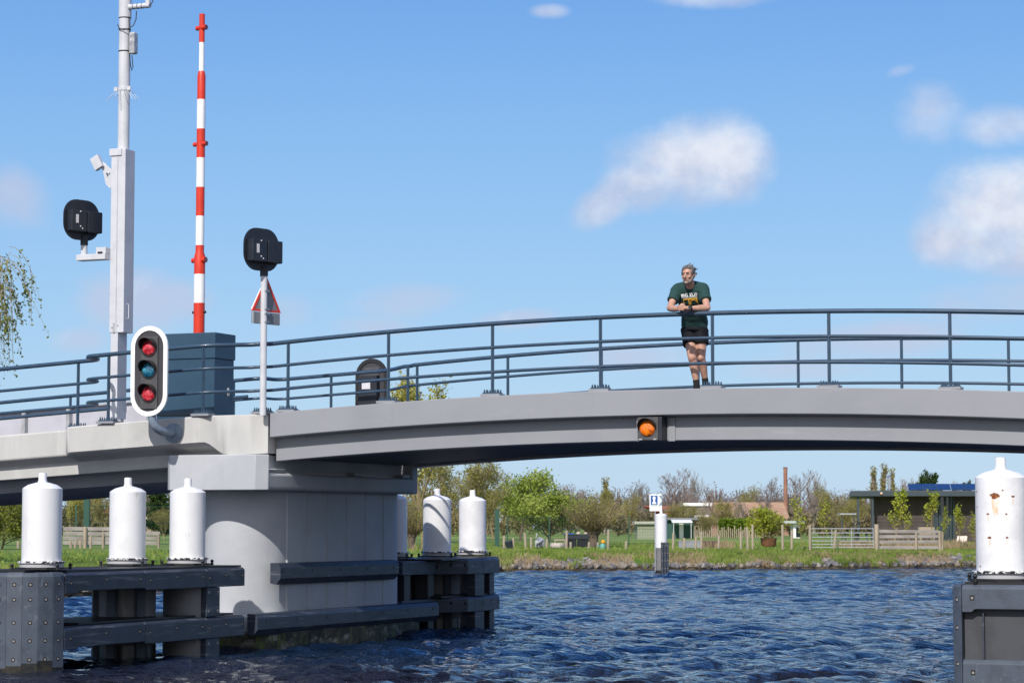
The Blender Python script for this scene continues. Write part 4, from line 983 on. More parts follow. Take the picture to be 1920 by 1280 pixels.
# pollard willow: knobbly head, many thin rods
def pollard():
    rng = np.random.default_rng(4); T, K = TB(), TB()
    T.tube([np.array(p) for p in ((0, 0, 0), (.02, 0, .3), (.0, .02, .6), (0, 0, .85), (0, 0, 1.0))], .20, .34, 10)
    for k in range(9):
        a = rng.random()*6.28; T.tube([np.array((0, 0, .7)), np.array((.28*math.cos(a), .28*math.sin(a), .95)), np.array((.36*math.cos(a), .36*math.sin(a), 1.1))], .16, .08, 6)
    tips = []
    for k in range(330):
        a = rng.random()*6.28; e = rng.random()**.7*1.05; d = np.array([math.cos(a)*e, math.sin(a)*e, 1.25-.55*e]); d /= np.linalg.norm(d)
        p = np.array((.3*math.cos(a)*min(1, e+.2), .3*math.sin(a)*min(1, e+.2), .98)); L = (1.5+rng.random()*1.0)*(1-.15*e); pts = [p]
        for i in range(4): d = d+rng.normal(size=3)*.05+np.array((0, 0, .03)); d /= np.linalg.norm(d); pts.append(pts[-1]+d*L/4)
        K.tube(pts, .014, .005, 3); tips += pts[2:]
    n_ = len(K.f); tips = np.array(tips); K.leaves(tips[rng.integers(0, len(tips), 1500)]+rng.normal(size=(1500, 3))*.08, .05, rng)
    return T.mesh('trunk', [BK['brown']]), K.mesh('crown', [BK['ochre'], LM['olive']], [0]*n_+[1]*(len(K.f)-n_)), 3.2
PR['pollard'] = pollard()

TREES = [  # proto, px x, top y, Y, width factor, label
    ('olive', 800, 840, 140, 1.0, 'tall thin budding tree just right of the pier cap, behind the shaded piles'),
    ('olive2', 862, 845, 150, 1.1, 'budding olive tree with upright stems above the rightmost shaded pile'),
    ('olive', 925, 850, 158, 1.1, 'loose olive budding tree second left of the big bright green shrub'),
    ('bright2', 975, 872, 150, 1.05, 'taller bright green tree directly left of the big bright green shrub'),
    ('bright', 1030, 900, 140, 1.35, 'big rounded bright green shrub tree in front of the green mesh fence'),
    ('olive2', 905, 900, 132, 1.0, 'low brushy olive thicket at the green fence right of the shaded piles'),
    ('bright2', 770, 958, 112, 1.1, 'low bright green bush behind the shaded pile beside the pier'),
    ('olive', 1125, 902, 200, .7, 'thin olive tree rising behind the pollard willow'),
    ('poplar', 1133, 892, 260, 1.5, 'single slim poplar on the skyline above the pollard willow'),
    ('olive2', 1178, 918, 190, .8, 'olive tree between the pollard willow and the white marker board'),
    ('bare', 1085, 905, 240, .9, 'faint bare tree on the skyline right of the bright green shrub'),
    ('bare2', 1205, 895, 250, .9, 'bare tree just above the blue and white board'),
    ('bare', 1262, 872, 235, .95, 'big spreading bare tree right of the blue and white board'),
    ('bare2', 1295, 878, 250, .8, 'second big bare tree, above the grey flat building'),
    ('bare', 1330, 905, 230, .55, 'dark narrow bare tree left of the orange roof'),
    ('olive', 1352, 928, 200, 1.1, 'pale brown tree in front of the left gable of the orange roof'),
    ('bare2', 1385, 930, 205, 1.2, 'bare tree in front of the middle of the orange roof'),
    ('bare', 1440, 925, 208, 1.0, 'dark bare tree in front of the right part of the orange roof'),
    ('olive2', 1300, 935, 195, 1.3, 'olive bush in front of the grey flat building'),
    ('olive2', 1255, 940, 190, 1.2, 'olive bush in front of the red roofed house'),
    ('olive2', 1398, 905, 300, .8, 'thin pale tree above the middle of the orange roof'),
    ('bare', 1370, 918, 290, .9, 'low bare tree behind the left part of the orange roof'),
    ('bare', 1440, 890, 270, .7, 'bare tree immediately left of the brick chimney stack'),
    ('bare', 1497, 876, 255, .85, 'dark bare tree immediately right of the brick chimney stack'),
    ('bare2', 1525, 880, 265, .8, 'bare crown right of the brick chimney stack, second from it'),
    ('olive2', 1562, 905, 240, 1.0, 'pale yellowish willow left of the dark flat roofed house'),
    ('olive', 1600, 915, 215, .9, 'olive tree touching the left end of the flat roof'),
    ('olive2', 1575, 935, 200, 1.2, 'low olive thicket behind the terrace of the flat roofed house'),
    ('poplar', 1641, 872, 320, 1.3, 'leftmost poplar of the three above the flat roof'),
    ('poplar', 1656, 866, 322, 1.3, 'tallest middle poplar of the three above the flat roof'),
    ('poplar', 1671, 875, 321, 1.0, 'rightmost poplar of the three above the flat roof'),
    ('bare', 1700, 893, 330, .8, 'brown bare tree behind the metal flue of the house'),
    ('olive', 1718, 882, 340, .55, 'brown green tree between the poplars and the dark conifers'),
    ('conifer', 1731, 884, 310, .5, 'smaller dark conifer on the left of the pair above the solar panels'),
    ('conifer', 1748, 876, 305, .62, 'larger dark conifer on the right of the pair above the solar panels'),
    ('bare', 1800, 897, 380, .5, 'small distant bare tree above the solar panels near the right pile'),
    ('conifer', 1811, 896, 420, .5, 'tiny distant conifer left of the rusty white pile'),
    ('left', 5, 918, 92, 1.15, 'dense bright green tree at the left edge under the approach deck'),
    ('willow', 128, 908, 170, 1.0, 'yellow green willow between the first and second white piles'),
    ('olive', 165, 905, 190, 1.0, 'big olive brown tree between the first and second white piles'),
    ('olive2', 200, 912, 185, 1.1, 'olive tree half hidden behind the second white pile'),
    ('bare2', 285, 896, 230, 1.0, 'bare tree between the second and third white piles'),
    ('conifer', 298, 915, 210, 1.3, 'dark evergreen between the second and third white piles'),
    ('olive2', 308, 945, 160, 1.2, 'low yellowish bush between the second and third white piles'),
    ('willow', 797, 684, 128, 1.0, 'tall pale willow whose top shows above the deck between the railings'),
]
for i, (p, x, yt, Y, w, lab) in enumerate(TREES):
    X, Z = px(x, yt, Y); place(PR[p], lab, X, Y, Z-gz_(X, Y), w, rz=i*1.7)
X, Z = px(1112, 922, 118); place(PR['pollard'], 'pollard willow with a fan of upright rods beside the black compost bins', X, 118, Z-gz_(X, 118), 1.15, name='pollard_willow')
X, Z = px(772, 1000, 106); place((PR['pollard'][0], PR['pollard'][1], 3.2), 'small pollard willow with a knobbly head beside the shaded pile', X, 106, 2.2, .9, 2, name='pollard_willow')
for i, (p, x, yt, yb, lab) in enumerate([
    ('sapling2', 1505, 922, 1026, 'young staked tree left of the metal gate'), ('sapling2', 1540, 930, 1000, 'young thin tree behind the left half of the metal gate'),
    ('sapling', 1672, 905, 1020, 'leftmost lime green sapling in front of the dark wooden house wall'), ('sapling2', 1703, 918, 1020, 'second lime sapling from the left before the house, with a bare stem'),
    ('sapling3', 1745, 908, 1018, 'fullest lime green sapling, just left of the glass doors'), ('sapling2', 1768, 945, 1018, 'thin sapling in front of the glass doors'),
    ('sapling3', 1799, 938, 1035, 'nearest sapling, right of the plank fence'), ('sapling2', 1822, 950, 1033, 'sapling half hidden by the rusty white pile')]):
    Y = 122 if yb < 1025 else 116
    X, Z = px(x, yt, Y); z0 = gz_(X, Y)
    place(PR[p], lab, X, Y, Z-z0, 1.15 if p == 'sapling' else 1.0, i*2.1, 'young trees by the house', 'sapling')

# hanging willow at the left edge
def weeping():
    root = wthing('weeping_willow', 'weeping willow with hanging budding strands at the left edge of the view above the railing', 'tree', (-16.5, 66, gz_(-16.5, 66)), 'trees on the far bank')
    rng = np.random.default_rng(8); T, K = TB(), TB(); b = np.array
    g0 = gz_(-16.5, 66)
    T.tube([b((-16.5, 66, g0-.3)), b((-16.3, 66, 3.)), b((-16.2, 66.1, 5.5))], .32, .22, 9)
    heads = []
    for k in range(11):
        a = R(-75+k*36+rng.random()*12); L = 2.2+rng.random()*1.4
        pts = [b((-16.2, 66.1, 5.2)), b((-16.2+L*.35*math.cos(a), 66+L*.35*math.sin(a), 7.6)), b((-16.2+L*.7*math.cos(a), 66+L*.7*math.sin(a), 8.9)), b((-16.2+L*math.cos(a), 66+L*math.sin(a), 9.1))]
        T.tube(pts, .06, .008, 5); heads += [pts[2], pts[3], (pts[2]+pts[3])/2]
    # two arching boughs reaching right
    for (e, dz) in (((-13.15, 65.2, 9.25), .35), ((-13.35, 65.8, 8.75), .1), ((-13.3, 66.3, 9.35), .2)):
        p0 = b((-16.2, 66.1, 5.4)); p3 = b(e); pts = [p0, p0*.55+p3*.45+b((0, 0, 1.6)), p0*.2+p3*.8+b((0, 0, .9)), p3]
        T.tube(pts, .035, .005, 5); heads += [p3]*2+[pts[2]]
    leaf = []
    def strand(p, vx, L, n=11):
        pts = [p]; d = b((vx, rng.normal()*.15, .25))
        for i in range(n): d = d*.80+b((vx*.10, 0, -.33)); dd = d/np.linalg.norm(d); pts.append(pts[-1]+dd*L/n+rng.normal(size=3)*.008)
        K.tube(pts, .010, .004, 3)
        for q in pts[2:]:
            for _ in range(2 if rng.random() < .75 else 5): leaf.append(q+rng.normal(size=3)*b((.035, .035, .06)))
        return pts
    for p in heads:
        for k in range(3):
            if p[0] > -14.9 and k > 1: break
            pts = strand(p+rng.normal(size=3)*.2, rng.normal()*.5+.12, 1.2+rng.random()*2.3)
            if rng.random() < .6: strand(pts[5], rng.normal()*.5+.2, .6+rng.random())
    for (x, y) in ((58, 485), (52, 500), (35, 520), (22, 505), (10, 540), (42, 540), (5, 475), (15, 480), (30, 482), (12, 500), (20, 515), (28, 500), (18, 530), (8, 560), (25, 545), (5, 600), (14, 575), (4, 490), (8, 500), (3, 510), (12, 515), (6, 525), (16, 505), (9, 545), (3, 560), (18, 490)):
        q = at(x-22, y-14, 65.4); strand(b(q), .55+rng.random()*.3, 1.1+rng.random()*1.2)
    n_ = len(K.f); K.leaves(np.array(leaf), .040, rng)
    for nm, me in (('trunk', T.mesh('trunk', [BK['brown']])), ('crown', K.mesh('crown', [BK['ochre'], LM['leftg']], [0]*n_+[1]*(len(K.f)-n_)))):
        o = bpy.data.objects.new(nm, me); C.objects.link(o); o.parent = root; o.location = -Vector(root.location)+Vector((-.62, 0, -.15))
weeping()

# distant wood: one mass of bare crowns
def wood(name, x0, x1, Y, ylo, yhi, n, bark, leaf, seed, depth=40):
    rng = np.random.default_rng(seed); K = TB()
    for i in range(n):
        x = x0+(x1-x0)*(i+rng.random())/n; d = Y+rng.random()*depth; p = at(x, ylo+(yhi-ylo)*rng.random(), d); h = p.z-1; r = h*.33
        K.tube([np.array((p.x, d, .5)), np.array((p.x+rng.normal()*.3, d, h*.5)), np.array((p.x, d, h*.9))], .15, .04, 3)
        for j in range(120):
            a = rng.normal(size=3); a /= np.linalg.norm(a); c0 = np.array((p.x, d, 1+h*.5)); q = c0+a*np.array((r, r, h*.42))*(.5+.5*rng.random()); s_ = np.array((p.x, d, max(1.5, q[2]-h*.3)))
            K.tube([s_+(q-s_)*.3, q], .05, .03, 3)
        g_ = rng.normal(size=(330, 3)); g_ /= np.linalg.norm(g_, axis=1)[:, None]; g_ *= rng.random((330, 1))**.4; K.leaves(np.array([(p.x, d, 1+h*.48)])+g_*np.array((r*1.0, r*1.0, h*.45)), .13, rng)
    me = K.mesh(name, [leafmat(name+'_twigs', bark, leaf, .15)]); o = bpy.data.objects.new(name, me); C.objects.link(o); o['kind'] = 'stuff'
wood('distant_wood', 1040, 1960, 340, 892, 930, 60, (.22, .17, .16), (.30, .24, .20), 1)
wood('distant_wood', 1040, 1960, 290, 925, 958, 54, (.20, .17, .11), (.30, .25, .15), 2)
wood('distant_wood', 1150, 1640, 215, 950, 968, 26, (.22, .18, .11), (.31, .26, .15), 6, 10)
wood('distant_wood', -150, 1060, 240, 892, 935, 50, (.22, .18, .10), (.34, .28, .15), 3)
wood('distant_wood', -150, 1060, 200, 935, 968, 44, (.20, .18, .09), (.31, .26, .13), 4)

# ------------------------------------------------------------------ bank: stones, grass, reeds
def stones():
    rng = np.random.default_rng(2); tmpl = []
    for k in range(8):
        bm = bmesh.new(); bmesh.ops.create_icosphere(bm, subdivisions=1, radius=1)
        for v in bm.verts: v.co *= 1+.35*rng.normal()*.5
        tmpl.append((np.array([v.co[:] for v in bm.verts]), [tuple(v.index for v in f.verts) for f in bm.faces])); bm.free()
    V_, F_, mi, n = [], [], [], 0
    for i in range(4200):
        x = rng.uniform(-16, 34); d = abs(rng.normal())*1.1+.12
        if d > 3.1: continue
        dens = noise.noise(Vector((x*.22, 3, 0)))
        if dens < -.02+.06*math.sin(x) and d > .35: continue
        y = bank(x)+d; z = gz_(x, y); t_, f_ = tmpl[i % 8]; s_ = rng.uniform(.07, .19)
        a = rng.random()*6.28; Rm = np.array([[math.cos(a), -math.sin(a), 0], [math.sin(a), math.cos(a), 0], [0, 0, .7]])
        V_.append(t_ @ Rm.T*s_+np.array((x, y, z+s_*.2))); F_ += [tuple(q+n for q in f) for f in f_]; n += len(t_)
        mi += [int(rng.random() < .45)]*len(f_)
    me = bpy.data.meshes.new('bank_stones'); me.from_pydata([tuple(p) for p in np.concatenate(V_)], [], F_)
    me.materials.append(mat('grey_stone', (.14, .135, .14), .9, col2=(.07, .065, .065), nscale=2)); me.materials.append(mat('tan_stone', (.22, .175, .14), .9, col2=(.26, .24, .22), nscale=2))
    me.polygons.foreach_set('material_index', mi); o = bpy.data.objects.new('bank_stones', me); C.objects.link(o); o['kind'] = 'stuff'
stones()
def blades(name, n, xr, dr, h, m, seed, dens=None, lean=.3, w=.012):
    rng = np.random.default_rng(seed); P = []
    x = rng.uniform(*xr, n); d = dr[0]+(dr[1]-dr[0])*rng.random(n)**1.3
    if dens is not None:
        keep = np.array([noise.noise(Vector((a*dens[0], b*dens[0]*.6, dens[2]))) > dens[1] for a, b in zip(x, d)]); x, d = x[keep], d[keep]
    n = len(x); y = np.interp(x, BX, BY)+d; z = np.array([gz_(a, b) for a, b in zip(x, y)])
    hh = h*(.5+.8*rng.random(n)); a = rng.random(n)*6.28; lx, ly = np.cos(a)*lean*hh, np.sin(a)*lean*hh; ww = w*(.6+.8*rng.random(n)); b = rng.random(n)*3.14; wx, wy = np.cos(b)*ww, np.sin(b)*ww*.4
    v = np.stack([np.stack([x-wx, y-wy, z-.02], 1), np.stack([x+wx, y+wy, z-.02], 1), np.stack([x+lx*.35+wx*.7, y+ly*.35, z+hh*.6], 1), np.stack([x+lx, y+ly, z+hh], 1)], 1).reshape(-1, 3)
    me = bpy.data.meshes.new(name); me.from_pydata([tuple(q) for q in v], [], [(4*i, 4*i+1, 4*i+2, 4*i+3) for i in range(n)]); me.materials.append(m)
    o = bpy.data.objects.new(name, me); C.objects.link(o); o['kind'] = 'stuff'
GR = leafmat('grass_blades', (.15, .22, .045), (.28, .34, .09), .8); DRY = leafmat('dry_reed_blades', (.34, .25, .15), (.42, .33, .20), .8)
blades('bank_grass', 26000, (-16, 36), (2.3, 6.5), .16, GR, 1, w=.03, lean=.5)
blades('bank_grass', 32000, (-16, 36), (.1, 3.4), .26, GR, 2, (.35, -.02, 1), w=.028, lean=.45)
blades('dry_grass', 13000, (-16, 36), (.1, 3.6), .24, DRY, 3, (.4, -.05, 5), w=.026, lean=.5)
blades('dry_grass', 10000, (-16, 36), (7, 16), .38, DRY, 4, (.13, .12, 8), w=.03)
blades('meadow_grass', 22000, (-22, 40), (6, 30), .09, GR, 5, w=.04, lean=.5)
# dry reed patch left
blades('reed_bed', 5000, (-22, -15.6), (5, 14), .6, DRY, 6, (.3, -.05, 2), w=.02, lean=.15)

# ------------------------------------------------------------------ fences
WOODP = mat('weathered_wood', (.34, .28, .21), .85, col2=(.24, .20, .155), nscale=4, stretch=(1, 1, .3), layers=[((.42, .37, .31), 7, .6, .75, (1, 1, .3))])
WOODG = mat('grey_plank', (.31, .285, .27), .85, col2=(.21, .19, .18), nscale=3, stretch=(.3, 1, 2))
GFEN = mat('green_wire_fence', (.02, .075, .055), .5)
def post_list(lst, Y, group):
    for (x, yt, yb, lean, lab) in lst:
        p = at(x, yt, Y); z0 = gz_(p.x, Y); hgt = max(.3, p.z-z0)
        m = MB(); m.lathe([(.062, z0-.3), (.056, z0+hgt-.03), (.046, z0+hgt)], (0, 0), 8)
        m.v = [Vector((v.x+lean*(v.z-z0), v.y, v.z-z0)) for v in m.v]
        o = m.build('fence_post', WOODP, None, 40, frame='w'); o.location = (p.x, Y, z0); tag(o, lab, 'fence post', group)
G1 = 'old wooden posts along the bank'
post_list([(945, 1004, 1034, .0, 'wooden post nearest the shaded pile group, by the tipped dark bucket'), (962, 1008, 1030, .02, 'thin short post between the dark bucket and the leaning pale post'),
    (986, 998, 1036, -.08, 'tall yellowish leaning post left of the grey wheelbarrow'), (996, 1007, 1028, .0, 'small dark post just left of the grey wheelbarrow'), (1025, 1010, 1030, .02, 'short post right of the grey wheelbarrow'),
    (1062, 994, 1036, .02, 'tall bright post in front of the blue covered compost bins'), (1070, 1020, 1036, .0, 'very short stake in front of the compost bins'),
    (1104, 1018, 1034, .05, 'short stake at the right end of the compost bins'), (1121, 1017, 1036, .0, 'grey stake in front of the pollard willow trunk'),
    (1140, 992, 1032, .02, 'tall grey brown post right of the pollard willow'), (1174, 1014, 1036, .0, 'short pale post midway between the pollard willow and white marker'),
    (1262, 998, 1032, .02, 'thin post just right of the white marker pile'), (1283, 1008, 1030, .0, 'short stake behind the grey trough'), (1304, 1005, 1030, .04, 'leaning short stake behind the grey trough'),
    (1315, 996, 1034, .0, 'tall pale post right of the grey trough'), (1347, 1003, 1031, .03, 'post right of the brown compost heap'), (1389, 996, 1020, .0, 'thin distant looking post in the field left of the twin posts'),
    (1402, 988, 1033, -.03, 'left post of the tall twin posts before the potted shrub'), (1411, 983, 1028, .0, 'right post of the tall twin posts before the potted shrub'),
    (1467, 983, 1027, .0, 'post directly right of the potted shrub'), (1484, 993, 1033, .02, 'pale post between the potted shrub and the metal gate'), (1563, 993, 1033, .12, 'leaning white post in front of the metal gate')], 113.5, G1)
post_list([(34, 1026, 1058, 0, 'pinkish post left of the first white pile'), (133, 1023, 1060, -.12, 'leaning pale post beside the plank fence right of the first white pile'), (141, 1033, 1060, .1, 'short splayed pale stake right of the first white pile'), (151, 1034, 1060, -.06, 'second short splayed stake right of the first white pile'), (170, 1004, 1060, .0, 'tall brown post between the first and second white piles')], 96, G1)
def mesh_fence(label, pts, h, nposts, gate=None):
    root = wthing('mesh_fence', label, 'fence', (pts[0][0], pts[0][1], gz_(*pts[0])), 'green wire mesh fences')
    m = MB()
    segs = []
    for (a, b) in zip(pts, pts[1:]):
        L = math.dist(a, b); n = max(1, int(L/2.5))
        for i in range(n): segs.append(((a[0]+(b[0]-a[0])*i/n, a[1]+(b[1]-a[1])*i/n), (a[0]+(b[0]-a[0])*(i+1)/n, a[1]+(b[1]-a[1])*(i+1)/n)))
    for p, q in segs:
        z0, z1 = gz_(*p), gz_(*q)
        for k in range(10): 
            r_ = .012 if k in (0, 5, 9) else .005; f_ = .06+(h-.08)*k/9
            m.tube([(p[0], p[1], z0+f_), (q[0], q[1], z1+f_)], r_, 3, False)
        nv = 14
        for k in range(1, nv):
            x, y, z = p[0]+(q[0]-p[0])*k/nv, p[1]+(q[1]-p[1])*k/nv, z0+(z1-z0)*k/nv; m.tube([(x, y, z+.05), (x, y, z+h-.01)], .004, 3, False)
    m.build('wire_panels', GFEN, root, 0)
    for p in [s[0] for s in segs]+[segs[-1][1]]:
        z = gz_(*p); MB().box(p[0]-.03, p[0]+.03, p[1]-.03, p[1]+.03, z-.2, z+h+.05).build('post', GFEN, root, 0)
    if gate: MB().box(gate[0]-.11, gate[0]+.11, gate[1]-.11, gate[1]+.11, gz_(*gate)-.1, gz_(*gate)+h+.35).build('gate_post', GFEN, root, 0)
def gp(x, Y): return (at(x, 1000, Y).x, Y)
mesh_fence('green wire mesh fence behind the posts and compost bins in the middle of the bank', [gp(870, 118), gp(1030, 122), gp(1250, 128)], 1.45, 0, gp(932, 117.5))
mesh_fence('green wire mesh fence seen between the white piles on the left', [gp(-60, 100), gp(330, 108), gp(800, 116)], 1.75, 0, gp(162, 99))
# plank fence + gate at the right
def plank_fence(label, x0, x1, Y, yt, zh, n, posts, name='plank_fence'):
    a, b = at(x0, yt, Y), at(x1, yt, Y); z0 = gz_((a.x+b.x)/2, Y)
    root = wthing(name, label, 'fence', (a.x, Y, z0), 'weathered plank fences')
    rng = random.Random(int(x0)); 
    for k in range(n):
        z = z0+.14+(zh-.22)*k/(n-1); dz = rng.uniform(-.02, .02)
        m = MB(); m.loft([[(a.x, Y-.015, z), (a.x, Y+.015, z), (a.x, Y+.015, z+.15), (a.x, Y-.015, z+.15)], [(b.x, Y-.015, z+dz), (b.x, Y+.015, z+dz), (b.x, Y+.015, z+dz+.145), (b.x, Y-.015, z+dz+.145)]], True)
        m.build('plank', WOODG, root, 0)
    for x, h, w in posts:
        p = at(x, 1000, Y).x; m = MB(); m.lathe([(w, z0-.3), (w*.95, z0+h-.04), (w*.8, z0+h)], (p, Y-.09), 10); m.build('post', WOODP, root, 40)
plank_fence('four plank grey wooden fence joined to the right end of the metal gate', 1644, 1760, 114, 990, .98, 4, [(1643, 1.30, .11), (1717, .88, .06), (1761, 1.0, .075), (1766, .95, .05)])
plank_fence('broken grey plank fence between the first and second white piles on the left', 118, 205, 97, 1028, .78, 4, [(160, .85, .08), (194, .6, .05)])
plank_fence('low grey picket boards along the water meadow left of the middle shaded piles', 262, 300, 97, 1035, .6, 3, [(265, .7, .05), (298, .6, .05)])
gt = at(1519, 988, 114); z0 = gz_(gt.x, 114); ge = at(1638, 988, 114)
g = wthing('field_gate', 'galvanised tubular field gate left of the plank fence', 'gate', (gt.x, 114, z0))
m = MB()
for zz in (.14, .28, .44, .62, .82, 1.02): m.tube([(gt.x, 114, z0+zz), (ge.x, 114, z0+zz)], .022, 8)
m.build('bar', M['galv'], g, 60)
for x in (gt.x, gt.x*.66+ge.x*.34, gt.x*.35+ge.x*.65, ge.x-.02):
    m = MB(); m.tube([(x, 114, z0+.12), (x, 114, z0+1.04)], .02, 8); m.build('upright', M['galv'], g, 60)
m = MB(); p = at(1518, 978, 114).x; m.lathe([(.07, z0-.2), (.065, z0+1.2)], (p, 113.9), 8); m.build('hanging_post', WOODP, g, 40)
# picket line far in the field
pf = wthing('picket_fence', 'thin pale picket fence across the far side of the field', 'fence', (at(1360, 990, 185).x, 185, 1))
m = MB()
for i in range(46):
    x = at(1268+i*3.9, 985, 185).x; m.box(x-.04, x+.04, 184.98, 185.02, .9, 1.75+.15*math.sin(i*2.3))
m.build('pickets', WOODP, pf, 0)
# a pale rail in the meadow
# ------------------------------------------------------------------ marker pile and board
mp = at(1240, 1068, 95); cx, cy = mp.x, 95
mk = wthing('marker_pile', 'white topped marker pile with dark fender standing in the water below the blue board', 'marker pile', (cx, cy, 0))
m = MB(); m.lathe([(.23, 1.0), (.23, 2.27), (.20, 2.31), (.06, 2.34), (.055, 2.34), (.055, 2.47)], (cx, cy), 28); m.build('pile_cap', M['white'], mk, 30)
m = MB(); m.lathe([(.225, -1), (.225, 1.0)], (cx, cy), 24); m.build('lower_pile', M['pile'], mk, 30)
for i, (dx, c_) in enumerate(((.04, 'beamp'), (.15, 'beamp'), (.26, 'beamp'))):
    m = MB(); m.box(cx-.02+dx-.05, cx-.02+dx+.045, cy-.34+.05*i, cy-.20, -.6, 1.22); pl = m.build('fender_plank', M[c_], mk, 0, bevel=.01)
    m = MB()
    for z in (1.1, .8, .5, .2): m.box(cx-.02+dx-.012, cx-.02+dx+.012, cy-.347+.05*i, cy-.33+.05*i, z-.02, z+.02)
    m.build('bolt', M['bolt'], pl, 0)
m = MB(); m.lathe([(.235, -.3), (.235, .13)], (cx, cy), 24); m.build('waterline_stain', M['wet'], mk, 30)
bd = at(1229.5, 942, 96.2); Yb_ = 96.2
sb = wthing('berth_board', 'square board with white figure on blue and white arrow behind the marker pile', 'sign', (bd.x, Yb_, -.2))
hw_, hh_ = .245, .335
MB().box(bd.x-hw_, bd.x+hw_, Yb_, Yb_+.02, bd.z-hh_, bd.z+hh_).build('board', M['signw'], sb, 0, bevel=.01)
BLUE = mat('sign_blue', (.008, .085, .33), .5)
MB().box(bd.x-hw_+.045, bd.x+.075, Yb_-.006, Yb_-.001, bd.z-.09, bd.z+.285).build('blue_square', BLUE, sb, 0)
m = MB(); q = (bd.x-.063, bd.z+.10)
prof = [(-.085, -.15), (.085, -.15), (.085, -.10), (.045, -.07), (.03, .02), (.055, .045), (.055, .12), (.03, .15), (-.03, .15), (-.055, .12), (-.055, .045), (-.03, .02), (-.045, -.07), (-.085, -.10)]
m.loft([[(q[0]+a, y, q[1]+b) for a, b in prof] for y in (Yb_-.012, Yb_-.007)], True); m.build('white_figure', M['signw'], sb, 0)
m = MB()
for s_ in (1, -1): m.loft([[(bd.x+.115, y, bd.z+.095+s_*.195), (bd.x+hw_-.01, y, bd.z+.095+s_*.195), (bd.x+hw_-.01, y, bd.z+.095+s_*.02)] for y in (Yb_-.008, Yb_-.001)], True)
m.build('arrow_corners', mat('sign_grey_blue', (.20, .27, .33), .5), sb, 0)
m = MB(); rng = random.Random(1); x = bd.x-.2
for row, zz in enumerate((-.15, -.225)):
    x = bd.x-.2
    while x < bd.x+.19:
        w_ = rng.uniform(.008, .028); m.box(x, x+w_, Yb_-.005, Yb_-.001, bd.z+zz, bd.z+zz+(.035 if row == 0 else .02)); x += w_+.012
m.build('small_text', mat('faded_sign_text', (.40, .55, .40), .6), sb, 0)
m = MB(); m.lathe([(.03, -1), (.03, bd.z-hh_+.02)], (bd.x-.02, Yb_+.06), 10); m.build('post', M['galv'], sb, 30)

# ------------------------------------------------------------------ things on the bank
def gx_(x, Y): return at(x, 1000, Y).x
cb_ = wthing('compost_bins', 'pair of black slatted compost bins under a blue cover left of the pollard willow', 'compost bins', (gx_(1082, 116), 116, gz_(gx_(1082, 116), 116)))
x0, x1 = gx_(1060, 116), gx_(1103, 116); z0 = gz_(x0, 116)
BP = mat('black_bin_plastic', (.018, .022, .03), .5)
for a, b in ((x0, (x0+x1)/2-.02), ((x0+x1)/2+.02, x1)):
    m = MB(); n = 9
    for i in range(n): m.box(a+(b-a)*i/n+.008, a+(b-a)*(i+1)/n-.008, 115.7, 116.5, z0-.1, z0+.42)
    m.box(a+.01, b-.01, 115.75, 116.45, z0-.1, z0+.40); m.box(a-.03, b+.03, 115.66, 116.54, z0+.42, z0+.66); m.build('bin', BP, cb_, 0, bevel=.01)
m = MB(); m.loft([[(x0-.06, y, z0+.67+dz), (x0+.32, y, z0+.72+dz), (x0+.55, y, z0+.67+dz)] for y, dz in ((115.6, 0), (116.5, 0))]+[], False, False)
m.box(x0-.07, x0+.42, 115.62, 116.5, z0+.662, z0+.70); m.build('blue_cover', mat('blue_tarp', (.02, .13, .50), .5), cb_, 0)
SKm = mat('pale_sack', (.52, .45, .34), .9)
for q_, r_ in (((x0+.62, 116, z0+.70), .11), ((x0+.98, 116.1, z0+.70), .09)): m = MB(); m.ball(q_, r_, 6, .6); m.build('sack', SKm, cb_, 60)
def small(name, label, cat, mbx, m_, loc, smooth=40, bev=0):
    o = mbx.build(name, m_, None, smooth, bevel=bev, frame='w'); o.location = loc; return tag(o, label, cat)
X = gx_(957, 111.5); m = MB(); m.lathe([(.13, 0), (.19, .40), (.20, .42), (.17, .42), (.11, .05)], (0, 0), 14); o = small('bucket', 'dark tipped bucket by the first wooden post right of the shaded piles', 'bucket', m, M['beamp'], (X, 111.5, gz_(X, 111.5)-.02)); o.rotation_euler = (R(8), R(-12), 0)
X = gx_(1012, 116); wb = wthing('wheelbarrow', 'pale grey upturned wheelbarrow on the grass left of the compost bins', 'wheelbarrow', (X, 116, gz_(X, 116)))
z0 = gz_(X, 116); m = MB(); m.loft([[(X-.22, 116, z0+.05), (X-.05, 116, z0+.02), (X+.0, 116.0, z0+.3), (X-.24, 116, z0+.35)], [(X+.12, 116.4, z0+.1), (X+.26, 116.4, z0+.12), (X+.24, 116.5, z0+.45), (X-.02, 116.5, z0+.55)]], True); m.build('tray', M['galv'], wb, 0, bevel=.02)
m = MB(); m.tube([(X-.16, 116.05, z0+.5), (X-.13, 116.05, z0+.72)], .04, 8); m.tube([(X-.16, 116.02, z0+.1), (X-.10, 116.1, z0+.5)], .02, 6); m.tube([(X+.2, 116.4, z0), (X+.16, 116.4, z0+.3)], .018, 6); m.build('leg', M['galv'], wb, 40)
m = MB(); rg = [[(X-.02+q*math.cos(2*PI*k/16), 115.9+y, z0+.14+q*math.sin(2*PI*k/16)) for k in range(16)] for q, y in ((.11, 0), (.15, .02), (.15, .06), (.11, .08))]; m.loft(rg+[rg[0]], True, False); m.build('wheel', M['black'], wb, 40)
X = gx_(1045, 114.5); m = MB(); m.lathe([(.26, 0), (.33, .05), (.36, .16), (.33, .26), (.28, .27), (.26, .2)], (0, 0), 12); small('stone_tub', 'low pinkish stone tub left of the compost bins', 'tub', m, mat('pinkish_stone', (.42, .34, .31), .9, col2=(.60, .57, .55), nscale=9), (X, 114.5, gz_(X, 114.5)))
